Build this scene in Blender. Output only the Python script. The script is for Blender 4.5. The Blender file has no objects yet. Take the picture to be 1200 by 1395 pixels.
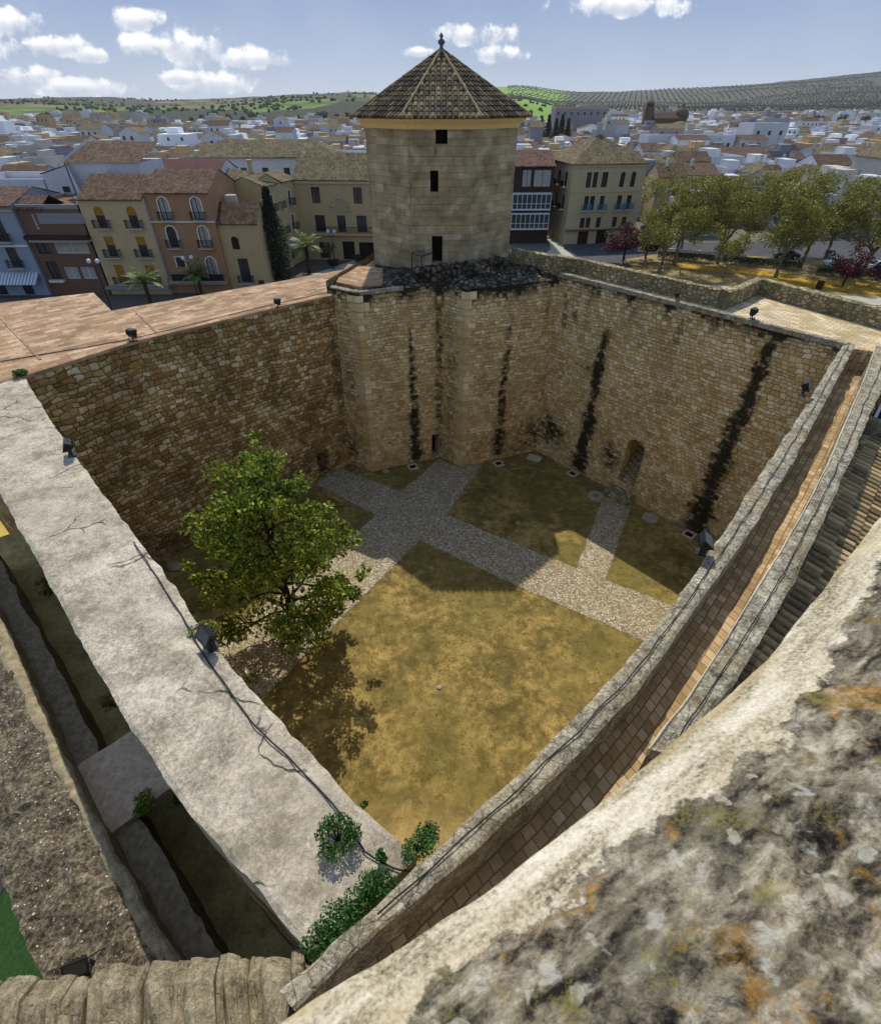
import bpy, math, random
from mathutils import Vector, noise, Matrix
R = math.radians
random.seed(7)
scene = bpy.context.scene
col = scene.collection

# ------------------------------------------------------------------ camera
cam_d = bpy.data.cameras.new('camera'); cam = bpy.data.objects.new('camera', cam_d); col.objects.link(cam)
cam.location = (0, 0, 20.0); cam.rotation_euler = (R(90-38.5), 0, 0)
cam_d.sensor_fit = 'HORIZONTAL'; cam_d.sensor_width = 36.0; cam_d.lens = 21.0
cam_d.clip_start = 0.02; cam_d.clip_end = 20000
cam_d.dof.use_dof = True; cam_d.dof.focus_distance = 24.0; cam_d.dof.aperture_fstop = 9.0
scene.camera = cam
# ------------------------------------------------------------------ light
SUN_EL, SUN_AZ = 53.0, -6.5          # azimuth from +Y, negative is to the left
sd = Vector((math.sin(R(SUN_AZ))*math.cos(R(SUN_EL)), math.cos(R(SUN_AZ))*math.cos(R(SUN_EL)), math.sin(R(SUN_EL))))
sl = bpy.data.lights.new('sun', 'SUN'); sl.energy = 3.6; sl.angle = R(0.5); sl.color = (1.0, 0.93, 0.80)
so = bpy.data.objects.new('sun', sl); col.objects.link(so)
so.rotation_euler = (-sd).to_track_quat('-Z', 'Y').to_euler()
scene.view_settings.view_transform = 'Standard'; scene.view_settings.look = 'None'
scene.view_settings.exposure = 0.1; scene.view_settings.gamma = 1.0

def lin(h):
    h = h.lstrip('#'); o = []
    for i in (0, 2, 4):
        v = int(h[i:i+2], 16)/255
        o.append(v/12.92 if v <= .04045 else ((v+.055)/1.055)**2.4)
    return tuple(o)+(1,)

# ------------------------------------------------------------------ node helper
class NT:
    def __init__(s, tree): s.t = tree; s.N = tree.nodes; s.L = tree.links
    def put(s, sock, v):
        if v is None: return
        if isinstance(v, bpy.types.NodeSocket): s.L.new(v, sock)
        else: sock.default_value = v
    def n(s, ty, ins=None, **pr):
        nd = s.N.new(ty)
        for k, v in pr.items(): setattr(nd, k, v)
        for k, v in (ins or {}).items(): s.put(nd.inputs[k], v)
        return nd
    def m(s, op, a, b=None, c=None, clamp=False):
        nd = s.n('ShaderNodeMath', {0: a}, operation=op, use_clamp=clamp)
        if b is not None: s.put(nd.inputs[1], b)
        if c is not None: s.put(nd.inputs[2], c)
        return nd.outputs[0]
    def noise(s, vec, scale, detail=3, rough=.55, dist=0.0):
        return s.n('ShaderNodeTexNoise', {'Vector': vec, 'Scale': scale, 'Detail': detail, 'Roughness': rough, 'Distortion': dist}).outputs['Fac']
    def noisec(s, vec, scale, detail=2):
        return s.n('ShaderNodeTexNoise', {'Vector': vec, 'Scale': scale, 'Detail': detail}).outputs['Color']
    def vor(s, vec, scale, feature='F1', rnd=1.0):
        return s.n('ShaderNodeTexVoronoi', {'Vector': vec, 'Scale': scale, 'Randomness': rnd}, feature=feature)
    def ramp(s, f, stops, interp='LINEAR'):
        nd = s.n('ShaderNodeValToRGB', {0: f}); cr = nd.color_ramp; cr.interpolation = interp
        while len(cr.elements) > 1: cr.elements.remove(cr.elements[-1])
        for i, (p, c) in enumerate(stops):
            if isinstance(c, (int, float)): c = (c, c, c, 1)
            if i == 0: cr.elements[0].position = p; cr.elements[0].color = c
            else: e = cr.elements.new(p); e.color = c
        return nd.outputs[0]
    def mix(s, f, a, b, bt='MIX'):
        nd = s.n('ShaderNodeMix', data_type='RGBA', blend_type=bt)
        s.put(nd.inputs[0], f); s.put(nd.inputs[6], a); s.put(nd.inputs[7], b)
        return nd.outputs[2]
    def obj(s, sc=None):
        o = s.n('ShaderNodeTexCoord').outputs['Object']
        if sc is None: return o
        return s.n('ShaderNodeMapping', {'Vector': o, 'Scale': sc}).outputs[0]
    def uv(s, sc=None):
        o = s.n('ShaderNodeTexCoord').outputs['UV']
        if sc is None: return o
        return s.n('ShaderNodeMapping', {'Vector': o, 'Scale': sc}).outputs[0]
    def warp(s, vec, scale, amt):
        c = s.noisec(vec, scale)
        d = s.n('ShaderNodeVectorMath', {0: c, 1: (.5, .5, .5)}, operation='SUBTRACT').outputs[0]
        e = s.n('ShaderNodeVectorMath', {0: d, 3: amt}, operation='SCALE').outputs[0]
        return s.n('ShaderNodeVectorMath', {0: vec, 1: e}, operation='ADD').outputs[0]
    def attr(s, name): return s.n('ShaderNodeAttribute', attribute_name=name).outputs['Fac']

def material(name, fn):
    m = bpy.data.materials.new(name); m.use_nodes = True
    t = NT(m.node_tree); b = t.N['Principled BSDF']
    b.inputs['Roughness'].default_value = .9
    b.inputs['Specular IOR Level'].default_value = .2
    r = fn(t)                       # dict: col, bump (height, strength, distance), rough
    t.put(b.inputs['Base Color'], r['col'])
    if 'rough' in r: t.put(b.inputs['Roughness'], r['rough'])
    if 'metal' in r: b.inputs['Metallic'].default_value = r['metal']
    if 'spec' in r: b.inputs['Specular IOR Level'].default_value = r['spec']
    if 'trans' in r: b.inputs['Subsurface Weight'].default_value = 0
    if 'bump' in r:
        h, st, d = r['bump']
        bp = t.n('ShaderNodeBump', {'Height': h, 'Strength': st, 'Distance': d})
        t.L.new(bp.outputs[0], b.inputs['Normal'])
    return m

# ------------------------------------------------------------------ world: sky with clouds
w = bpy.data.worlds.new('World'); scene.world = w; w.use_nodes = True
t = NT(w.node_tree); bg = t.N['Background']
sky = t.n('ShaderNodeTexSky', sky_type='NISHITA'); sky.sun_disc = False
sky.sun_elevation = R(SUN_EL); sky.sun_rotation = R(SUN_AZ); sky.altitude = 400; sky.air_density = 1.0; sky.dust_density = 0.35; sky.ozone_density = 2.5
gen = t.n('ShaderNodeTexCoord').outputs['Generated']
sep = t.n('ShaderNodeSeparateXYZ', {0: gen})
yy = t.m('MAXIMUM', sep.outputs[1], .02)
ss = t.m('DIVIDE', sep.outputs[0], yy); ee = t.m('DIVIDE', sep.outputs[2], yy)
def se(px, py):
    b = (697.5-py)/700; return ((px-600)/700/(.7826+b*.6225), (-.6225+b*.7826)/(.7826+b*.6225))
clouds = [(15, 30, 48, 20), (60, 62, 60, 14), (187, 26, 32, 15), (125, 74, 28, 11), (35, 103, 40, 15), (100, 118, 60, 13),
          (190, 62, 38, 17), (262, 62, 46, 26), (340, 78, 44, 14), (290, 112, 50, 14), (240, 105, 30, 10),
          (655, 46, 58, 15), (683, 72, 34, 12), (572, 70, 22, 7), (850, 6, 80, 16), (-60, 60, 60, 40)]
vec2 = t.n('ShaderNodeCombineXYZ', {0: ss, 1: ee, 2: 0.0}).outputs[0]
nz = t.noise(vec2, 16, 7, .58); nzb = t.noise(vec2, 46, 6, .62)
mask = None; low = None
for (px, py, rx, ry) in clouds:
    s0, e0 = se(px, py); s1, _ = se(px+rx, py); _, e1 = se(px, py-ry)
    a = t.m('DIVIDE', t.m('SUBTRACT', ss, s0), abs(s1-s0)*1.15); b = t.m('DIVIDE', t.m('SUBTRACT', ee, e0), abs(e1-e0)*1.15)
    d = t.m('SUBTRACT', 1.0, t.m('ADD', t.m('MULTIPLY', a, a), t.m('MULTIPLY', b, b)))
    hgt = t.m('MULTIPLY', t.m('MAXIMUM', d, 0.0), b)
    mask = d if mask is None else t.m('SMOOTH_MAX', mask, d, .3)
    low = hgt if low is None else t.m('ADD', low, hgt)
dens = t.m('ADD', t.m('ADD', .12, t.m('MULTIPLY', mask, .85)), t.m('ADD', t.m('MULTIPLY', t.m('SUBTRACT', nz, .5), 4.2), t.m('MULTIPLY', t.m('SUBTRACT', nzb, .5), 2.6)))
cov = t.ramp(dens, [(-.0, 0), (.85, .96)], 'EASE')
cov = t.m('MULTIPLY', cov, t.m('GREATER_THAN', sep.outputs[1], .03))
thin = t.ramp(t.noise(vec2, 6, 5, .6), [(.45, 0), (.8, .25)])
shade = t.m('ADD', t.m('ADD', .62, t.m('MULTIPLY', low, .9)), t.m('MULTIPLY', t.m('SUBTRACT', nzb, .5), .9))
ccol = t.ramp(shade, [(.2, (3.4, 3.8, 4.5, 1)), (.55, (4.8, 5.0, 5.4, 1)), (.85, (6.6, 6.6, 6.6, 1))])
sk = t.n('ShaderNodeMix', data_type='RGBA', blend_type='MULTIPLY')
t.put(sk.inputs[0], 1.0); t.put(sk.inputs[6], sky.outputs[0]); t.put(sk.inputs[7], (.88, .88, .95, 1))
lowsky = t.ramp(sep.outputs[2], [(0.0, (3.4, 3.8, 4.25, 1)), (.045, (2.6, 3.15, 4.15, 1)), (.13, (1.6, 2.2, 3.6, 1)), (.3, (1.8, 2.3, 3.4, 1))])
up = t.mix(1.0, sk.outputs[2], (1.75, 1.50, 1.22, 1), 'MULTIPLY')
hz = t.mix(t.ramp(sep.outputs[2], [(.12, 0), (.35, 1)]), lowsky, up); hz = t.mix(thin, hz, (3.9, 4.3, 4.9, 1))
fin = t.mix(cov, hz, ccol)
t.L.new(fin, bg.inputs[0]); bg.inputs[1].default_value = 0.160

# ------------------------------------------------------------------ mesh helpers
class MB:
    def __init__(s): s.v = []; s.f = []; s.m = []; s.uv = []; s.at = {}
    def vert(s, p): s.v.append(tuple(p)); return len(s.v)-1
    def face(s, pts, mi=0, uv=None):
        ids = [s.vert(p) for p in pts]; s.f.append(ids); s.m.append(mi); s.uv.append(uv)
    def idf(s, ids, mi=0, uv=None): s.f.append(list(ids)); s.m.append(mi); s.uv.append(uv)
    def box(s, x0, y0, z0, x1, y1, z1, mi=0, bev=0):
        P = [(x0,y0,z0),(x1,y0,z0),(x1,y1,z0),(x0,y1,z0),(x0,y0,z1),(x1,y0,z1),(x1,y1,z1),(x0,y1,z1)]
        b = len(s.v); s.v += P
        dx, dy, dz = x1-x0, y1-y0, z1-z0
        for q, (a, c) in (((0,3,2,1),(dx,dy)), ((4,5,6,7),(dx,dy)), ((0,1,5,4),(dx,dz)), ((1,2,6,5),(dy,dz)), ((2,3,7,6),(dx,dz)), ((3,0,4,7),(dy,dz))):
            s.f.append([b+i for i in q]); s.m.append(mi); s.uv.append([(0,0),(a,0),(a,c),(0,c)])
    def obox(s, c, ux, hx, hy, hz, mi=0):   # oriented box; ux = unit 2D axis
        ax = Vector((ux[0], ux[1], 0)).normalized(); ay = Vector((-ax.y, ax.x, 0)); c = Vector(c); b = len(s.v)
        for k in (-1, 1):
            for i, j in ((-1,-1),(1,-1),(1,1),(-1,1)): s.v.append(tuple(c+ax*hx*i+ay*hy*j+Vector((0,0,hz*k))))
        for q, (a, d) in (((0,3,2,1),(hx,hy)), ((4,5,6,7),(hx,hy)), ((0,1,5,4),(hx,hz)), ((1,2,6,5),(hy,hz)), ((2,3,7,6),(hx,hz)), ((3,0,4,7),(hy,hz))):
            s.f.append([b+i for i in q]); s.m.append(mi); s.uv.append([(0,0),(2*a,0),(2*a,2*d),(0,2*d)])
    def tube(s, pts, r, n=6, mi=0, caps=True):
        pts = [Vector(p) for p in pts]; rs = r if isinstance(r, (list, tuple)) else [r]*len(pts); rings = []
        for i, p in enumerate(pts):
            d = (pts[min(i+1, len(pts)-1)]-pts[max(i-1, 0)]).normalized()
            a = d.cross(Vector((0, 0, 1)));
            if a.length < .05: a = d.cross(Vector((1, 0, 0)))
            a.normalize(); b = d.cross(a)
            rings.append([s.vert(p+(a*math.cos(2*math.pi*k/n)+b*math.sin(2*math.pi*k/n))*rs[i]) for k in range(n)])
        for i in range(len(pts)-1):
            for k in range(n): s.idf((rings[i][k], rings[i][(k+1) % n], rings[i+1][(k+1) % n], rings[i+1][k]), mi)
        if caps: s.idf(rings[0][::-1], mi); s.idf(rings[-1], mi)
    def lathe(s, prof, c=(0, 0, 0), n=16, mi=0):
        rings = []
        for r, z in prof: rings.append([s.vert((c[0]+r*math.cos(2*math.pi*k/n), c[1]+r*math.sin(2*math.pi*k/n), c[2]+z)) for k in range(n)])
        for i in range(len(prof)-1):
            for k in range(n): s.idf((rings[i][k], rings[i][(k+1) % n], rings[i+1][(k+1) % n], rings[i+1][k]), mi)
        s.idf(rings[0][::-1], mi); s.idf(rings[-1], mi)
    def prism(s, poly, z0, z1, mi=0, mtop=None, bottom=True):
        n = len(poly); b = len(s.v)
        for z in (z0, z1):
            for p in poly: s.v.append((p[0], p[1], z))
        acc = 0
        for i in range(n):
            j = (i+1) % n; L = math.dist(poly[i][:2], poly[j][:2])
            s.idf((b+i, b+j, b+n+j, b+n+i), mi, [(acc, z0), (acc+L, z0), (acc+L, z1), (acc, z1)]); acc += L
        s.idf([b+n+i for i in range(n)], mi if mtop is None else mtop, [(p[0], p[1]) for p in poly])
        if bottom: s.idf([b+i for i in range(n)][::-1], mi, [(p[0], p[1]) for p in poly][::-1])
    def grid(s, fn, nu, nv, mi=0, uvf=None, skip=None):
        b = len(s.v); us = []
        for i in range(nu+1):
            for j in range(nv+1):
                s.v.append(tuple(fn(i, j))); us.append(uvf(i, j) if uvf else (i, j))
        for i in range(nu):
            for j in range(nv):
                if skip and skip(i, j): continue
                a = i*(nv+1)+j; q = (a, a+nv+1, a+nv+2, a+1)
                s.f.append([b+k for k in q]); s.m.append(mi); s.uv.append([us[k] for k in q])
        return b
    def mesh(s, name, mats, smooth=False):
        me = bpy.data.meshes.new(name); me.from_pydata(s.v, [], s.f)
        for m in mats: me.materials.append(m)
        me.polygons.foreach_set('material_index', s.m)
        ul = me.uv_layers.new(name='UVMap').data; flat = []
        for f, u in zip(s.f, s.uv):
            if u is None: flat += [0.0, 0.0]*len(f)
            else:
                for q in u: flat += [float(q[0]), float(q[1])]
        ul.foreach_set('uv', flat)
        for k, vals in s.at.items():
            a = me.attributes.new(k, 'FLOAT', 'POINT'); a.data.foreach_set('value', vals)
        if smooth: me.polygons.foreach_set('use_smooth', [True]*len(me.polygons))
        me.update()
        return me

def tag(o, label=None, cat=None, group=None, kind=None):
    if label: o['label'] = label
    if cat: o['category'] = cat
    if group: o['group'] = group
    if kind: o['kind'] = kind
    return o
def obj(name, mb, mats, parent=None, smooth=False):
    if not isinstance(mats, (list, tuple)): mats = [mats]
    me = mb.mesh(name, mats, smooth) if isinstance(mb, MB) else mb
    o = bpy.data.objects.new(name, me); col.objects.link(o)
    if parent is not None: o.parent = parent
    return o
def empty(name, loc=(0, 0, 0), rz=0, **k):
    o = bpy.data.objects.new(name, None); col.objects.link(o); o.location = loc; o.rotation_euler = (0, 0, rz)
    o.empty_display_size = .3
    tag(o, **k); return o
def copy_tree(o, parent=None):
    c = o.copy(); col.objects.link(c); c.parent = parent
    for ch in o.children: copy_tree(ch, c)
    return c
def structure(name, mb, mats, smooth=False, kind='structure'):
    return tag(obj(name, mb, mats, None, smooth), kind=kind)
def fnoise(x, y, z=0, s=1.0, oct=4):
    return noise.fractal(Vector((x*s, y*s, z*s)), .8, 2.1, oct)
def resample(poly, n):
    L = [0]
    for a, b in zip(poly, poly[1:]): L.append(L[-1]+math.dist(a, b))
    out = []
    for i in range(n+1):
        t_ = L[-1]*i/n; k = 0
        while k < len(L)-2 and L[k+1] < t_: k += 1
        f = (t_-L[k])/max(L[k+1]-L[k], 1e-6); a, b = poly[k], poly[k+1]
        out.append(tuple(a[q]+(b[q]-a[q])*f for q in range(len(a))))
    return out, L[-1]
def offset(poly, d):
    out = []
    for i, p in enumerate(poly):
        a = poly[max(i-1, 0)]; b = poly[min(i+1, len(poly)-1)]
        dx, dy = b[0]-a[0], b[1]-a[1]; L = math.hypot(dx, dy)
        out.append((p[0]+dy/L*d, p[1]-dx/L*d))      # positive d: to the right of travel
    return out
def ribbon(Lp, Rp, zt, zb, step=.25, nv=6, edge=.04, bump=.03, seed=0, mi=0, mside=None, crown=0.0):
    """solid band between two plan polylines, rough top and sides"""
    mb = MB(); _, L0 = resample(Lp, 2); n = max(2, int(L0/step))
    A, LL = resample(Lp, n); B, _ = resample(Rp, n)
    if mside is None: mside = mi
    zt = zt if callable(zt) else (lambda u, z=zt: z)
    def fn(i, j):
        a, b = A[i], B[i]; W = math.dist(a, b); u = LL*i/n
        dx, dy = (b[0]-a[0])/W, (b[1]-a[1])/W
        e0 = fnoise(u, seed, 0, 1.1, 6)*edge*1.3; e1 = fnoise(u, seed+9, 0, 1.1, 6)*edge*1.3
        z = zt(u)
        if j == 0: return (a[0]-dx*e0*.5, a[1]-dy*e0*.5, zb)
        if j == 1: return (a[0]-dx*e0, a[1]-dy*e0, z-.16)
        if j == nv+3: return (b[0]+dx*e1, b[1]+dy*e1, z-.16)
        if j == nv+4: return (b[0]+dx*e1*.5, b[1]+dy*e1*.5, zb)
        f = (j-2)/nv; x = a[0]-dx*e0+(b[0]-a[0]+dx*(e0+e1))*f; y = a[1]-dy*e0+(b[1]-a[1]+dy*(e0+e1))*f
        q = 0
        if j == 2 or j == nv+2: q = -.035
        return (x, y, z+q+fnoise(x, y, seed, 2.6, 4)*bump + crown*(1-(2*f-1)**2))
    W0 = math.dist(A[0], B[0])
    H = zt(0)-zb
    vs = {0: -H, 1: -.16, nv+3: W0+.16, nv+4: W0+H}
    mb.grid(fn, n, nv+4, mi, lambda i, j: (LL*i/n, vs.get(j, W0*(j-2)/nv)))
    # material for sides
    k = 0
    for i in range(n):
        for j in range(nv+4):
            if j < 2 or j >= nv+2: mb.m[k] = mside
            k += 1
    for i in (0, n):
        r = [i*(nv+5)+j for j in range(nv+5)]
        mb.idf(r if i == n else r[::-1], mside, [(q, q) for q in range(nv+5)])
    return mb
def wallface(poly, z0, z1, step=.3, holes=(), polytop=None, stain_shade=None, mb=None, mi=0, bow=.03, seed=0):
    """vertical masonry face along a plan polyline, uv in metres, rectangular holes (u0,u1,z0,z1)"""
    mb = mb or MB(); polytop = polytop or poly
    cum = [0]
    for a, b in zip(poly, poly[1:]): cum.append(cum[-1]+math.dist(a, b))
    T = cum[-1]; us = set(cum); k = int(T/step)
    for i in range(k+1): us.add(T*i/k)
    zs = set(); kz = int((z1-z0)/step)
    for i in range(kz+1): zs.add(z0+(z1-z0)*i/kz)
    for h in holes: us |= {h[0], h[1]}; zs |= {max(h[2], z0), h[3]}
    def clean(S):
        S = sorted(S); o = [S[0]]
        for q in S[1:]:
            if q-o[-1] > 1e-4: o.append(q)
        return o
    us = clean(us); zs = clean(zs)
    def at(P, u):
        k = 0
        while k < len(cum)-2 and cum[k+1] < u-1e-6: k += 1
        f = (u-cum[k])/(cum[k+1]-cum[k]); a, b = P[k], P[k+1]
        return a[0]+(b[0]-a[0])*f, a[1]+(b[1]-a[1])*f
    base = len(mb.v)
    def fn(i, j):
        u, z = us[i], zs[j]; f = (z-z0)/(z1-z0); a = at(poly, u); b = at(polytop, u)
        x, y = a[0]+(b[0]-a[0])*f, a[1]+(b[1]-a[1])*f
        q = fnoise(u+seed, z, seed, .5, 3)*bow
        if any(abs(u-c) < .02 for c in cum) or j in (0, len(zs)-1): q = 0
        return (x+q, y-q, z)
    def skip(i, j):
        uc, zc = (us[i]+us[i+1])/2, (zs[j]+zs[j+1])/2
        return any(h[0] < uc < h[1] and h[2] < zc < h[3] for h in holes)
    mb.grid(fn, len(us)-1, len(zs)-1, mi, lambda i, j: (us[i], zs[j]), skip)
    st = []
    for i in range(len(us)):
        for j in range(len(zs)): st.append(stain_shade(us[i], zs[j]) if stain_shade else 0.0)
    mb.at.setdefault('stain_shade', [])
    while len(mb.at['stain_shade']) < base: mb.at['stain_shade'].append(0.0)
    mb.at['stain_shade'] += st
    return mb, (lambda u: at(poly, u))
def fin_at(mb, names=('stain_shade',)):
    for k in names:
        a = mb.at.setdefault(k, [])
        while len(a) < len(mb.v): a.append(0.0)
    return mb

# ------------------------------------------------------------------ materials
def masonry(name, sc=2.4, rnd=.95, zs=1.3, stones=('#6b5a3e', '#8f7b56', '#a8946b', '#c2b38e'), mortar='#3a2e1c', gap=.03, wet='#2e2615', wetamt=.6, coord='uv', course=None, patch=.35, warp=.16):
    """rubble (2-D cells) or coursed masonry (rows of unequal blocks); gap is the joint width in metres"""
    def fn(t):
        base = t.uv() if coord == 'uv' else t.obj()
        v = t.warp(t.warp(base, 1.6, warp), 7, .07)
        n1 = t.noise(base, 11, 5, .65)
        if course:
            xs, rs = course
            sp = t.n('ShaderNodeSeparateXYZ', {0: v}); vv = t.m('ADD', sp.outputs[1], t.m('MULTIPLY', t.m('SINE', t.m('MULTIPLY', sp.outputs[1], 3.7)), .07))
            rv = t.m('MULTIPLY', vv, rs); row = t.m('FLOOR', rv); fr = t.m('FRACT', rv)
            dz = t.m('DIVIDE', t.m('MINIMUM', fr, t.m('SUBTRACT', 1.0, fr)), rs)
            wx = t.m('ADD', t.m('MULTIPLY', sp.outputs[0], xs), t.m('MULTIPLY', row, 37.31))
            d1 = t.n('ShaderNodeTexVoronoi', {'W': wx, 'Scale': 1.0, 'Randomness': .8}, voronoi_dimensions='1D', feature='DISTANCE_TO_EDGE').outputs['Distance']
            c1 = t.n('ShaderNodeTexVoronoi', {'W': wx, 'Scale': 1.0, 'Randomness': .8}, voronoi_dimensions='1D', feature='F1').outputs['Color']
            de = t.m('SMOOTH_MIN', dz, t.m('DIVIDE', d1, xs), .04)
            rc = t.n('ShaderNodeSeparateColor', {0: c1}).outputs
        else:
            v = t.n('ShaderNodeMapping', {'Vector': v, 'Scale': (1, zs, 1) if coord == 'uv' else (1, 1, zs)}).outputs[0]
            d0 = t.vor(v, sc, 'DISTANCE_TO_EDGE', rnd).outputs['Distance']; cc = t.vor(v, sc, 'F1', rnd)
            rc = t.n('ShaderNodeSeparateColor', {0: cc.outputs['Color']}).outputs
            de = t.m('DIVIDE', t.m('SUBTRACT', d0, t.m('MULTIPLY', t.m('MAXIMUM', t.m('SUBTRACT', cc.outputs['Distance'], .36), 0.0), .45)), sc)
        r1, r2, r3 = rc[0], rc[1], rc[2]
        n2 = t.noise(base, patch, 5, .6); n3 = t.noise(base, 42, 3, .6); n4 = t.noise(base, 1.3, 5, .65)
        k = t.m('ADD', t.m('MULTIPLY', r1, .60), t.m('MULTIPLY', n1, .5))
        sc_ = t.ramp(k, [(.15+.25*i, lin(c)) for i, c in enumerate(stones)])
        sc_ = t.mix(t.m('MULTIPLY', r2, .3), sc_, lin('#a9814e'))
        sc_ = t.mix(t.ramp(n3, [(.3, .35), (.5, 0)]), sc_, (.07, .055, .035, 1))
        edge = t.m('ADD', de, t.m('MULTIPLY', t.m('SUBTRACT', n1, .5), gap*1.3))
        mk = t.ramp(edge, [(0, 0), (gap, 1)])
        mo = t.mix(t.ramp(t.m('ADD', t.m('MULTIPLY', n4, .7), t.m('MULTIPLY', r3, .3)), [(.42, 0), (.66, .85)]), lin(mortar), lin(stones[1]))
        c = t.mix(mk, mo, sc_)
        wm = t.ramp(t.m('ADD', t.m('MULTIPLY', n2, .75), t.m('MULTIPLY', n4, .35)), [(.46, 0), (.68, wetamt)])
        c = t.mix(wm, c, t.mix(mk, tuple(.4*x for x in lin(wet)[:3])+(1,), lin(wet)))
        st = t.attr('stain_shade')  # stains, plus facet shade painted on the bastion and octagonal tower
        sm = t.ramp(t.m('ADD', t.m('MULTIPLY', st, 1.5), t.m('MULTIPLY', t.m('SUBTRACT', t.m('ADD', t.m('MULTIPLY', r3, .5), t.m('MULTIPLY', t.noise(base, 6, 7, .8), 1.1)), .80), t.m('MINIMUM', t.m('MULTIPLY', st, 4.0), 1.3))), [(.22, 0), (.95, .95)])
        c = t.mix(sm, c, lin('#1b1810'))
        h = t.m('ADD', t.m('MULTIPLY', t.ramp(edge, [(0, 0), (gap*1.8, 1)]), .8), t.m('ADD', t.m('MULTIPLY', n1, .4), t.m('MULTIPLY', r1, .3)))
        return dict(col=c, bump=(h, .8, .06))
    return material(name, fn)
M = {}
M['rubble'] = masonry('rubble_masonry', stones=('#7a5f35', '#a98c56', '#cfb47c', '#fbeec8'), mortar='#2c200e', gap=.030, wet='#4f3b1a', wetamt=.65, course=(3.1, 4.3), warp=.38, patch=.4)
M['coursed'] = masonry('coursed_masonry', stones=('#ad9058', '#d8bd84', '#ecd6a2', '#fff5d8'), mortar='#7a6238', gap=.018, wet='#8c7244', wetamt=.45, course=(3.5, 5.2), warp=.28, patch=.45)
def f_cap(t):
    o = t.obj(); a = t.noise(o, 3.0, 5, .7); b = t.noise(o, 17, 6, .78, .4); c3 = t.noise(o, 70, 3, .7)
    d = t.vor(t.warp(o, 5, .12), 3.2, 'DISTANCE_TO_EDGE').outputs['Distance']
    k = t.m('ADD', t.m('MULTIPLY', a, .35), t.m('ADD', t.m('MULTIPLY', b, .45), t.m('MULTIPLY', c3, .2)))
    c = t.ramp(k, [(.38, lin('#37342b')), (.455, lin('#706a59')), (.51, lin('#9b9482')), (.56, lin('#b9b19c')), (.63, lin('#e0dac8'))])
    c = t.mix(t.ramp(d, [(.0, .75), (.035, 0)]), c, lin('#3d3828'))
    c = t.mix(t.ramp(t.noise(o, 1.1, 4, .6), [(.48, 0), (.7, .5)]), c, lin('#8c7a52'))
    return dict(col=c, bump=(t.m('ADD', k, t.m('MULTIPLY', t.ramp(d, [(0, 0), (.05, 1)]), .15)), 1.0, .05))
M['cap'] = material('weathered_coping_stone', f_cap)
M['darkrubble'] = masonry('dark_rubble', 3.2, 1.0, 1.0, ('#2a2924', '#45423a', '#5d584c', '#a39e92'), '#1b1a16', .03, '#23211c', .7, coord='obj', patch=.8)
M['stonewall'] = masonry('pale_rubble', 4.2, .9, 1.3, ('#7d7356', '#a0946f', '#bcb08b', '#d8ceae'), '#6b6044', .016, '#5c543c', .5)
def pavers(name, bw, bh, c1, c2, c3, mort, ms=.012):
    def fn(t):
        u = t.warp(t.uv(), 1.5, .05)
        br = t.n('ShaderNodeTexBrick', {'Vector': u, 'Color1': (0, 0, 0, 1), 'Color2': (1, 1, 1, 1), 'Mortar': (.5, .5, .5, 1), 'Scale': 1.0, 'Mortar Size': ms, 'Mortar Smooth': .3, 'Bias': 0.0, 'Brick Width': bw, 'Row Height': bh})
        f = t.n('ShaderNodeSeparateColor', {0: br.outputs['Color']}).outputs[0]
        n1 = t.noise(t.uv(), 9, 5, .65); n2 = t.noise(t.uv(), .7, 4, .6)
        k = t.m('ADD', t.m('MULTIPLY', f, .55), t.m('MULTIPLY', n1, .5))
        c = t.ramp(k, [(.15, lin(c1)), (.5, lin(c2)), (.85, lin(c3))])
        c = t.mix(br.outputs['Fac'], c, lin(mort))
        c = t.mix(t.ramp(n2, [(.42, 0), (.72, .65)]), c, lin(c2) if 0 else tuple(x*.45 for x in lin(c1))[:3]+(1,))
        return dict(col=c, bump=(t.m('ADD', t.m('MULTIPLY', br.outputs['Fac'], -1.0), n1), .5, .02))
    return material(name, fn)
M['terracotta'] = pavers('terracotta_paving', .62, .31, '#886b52', '#a78868', '#c9ae8e', '#967c63', .014)
M['walkpave'] = pavers('ochre_walk_paving', .24, .19, '#957a54', '#b3966c', '#cfb790', '#7c6644', .014)
M['uppave'] = pavers('pale_walk_paving', .42, .2, '#b09a72', '#cdb991', '#e6d8b8', '#96835f', .016)
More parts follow.
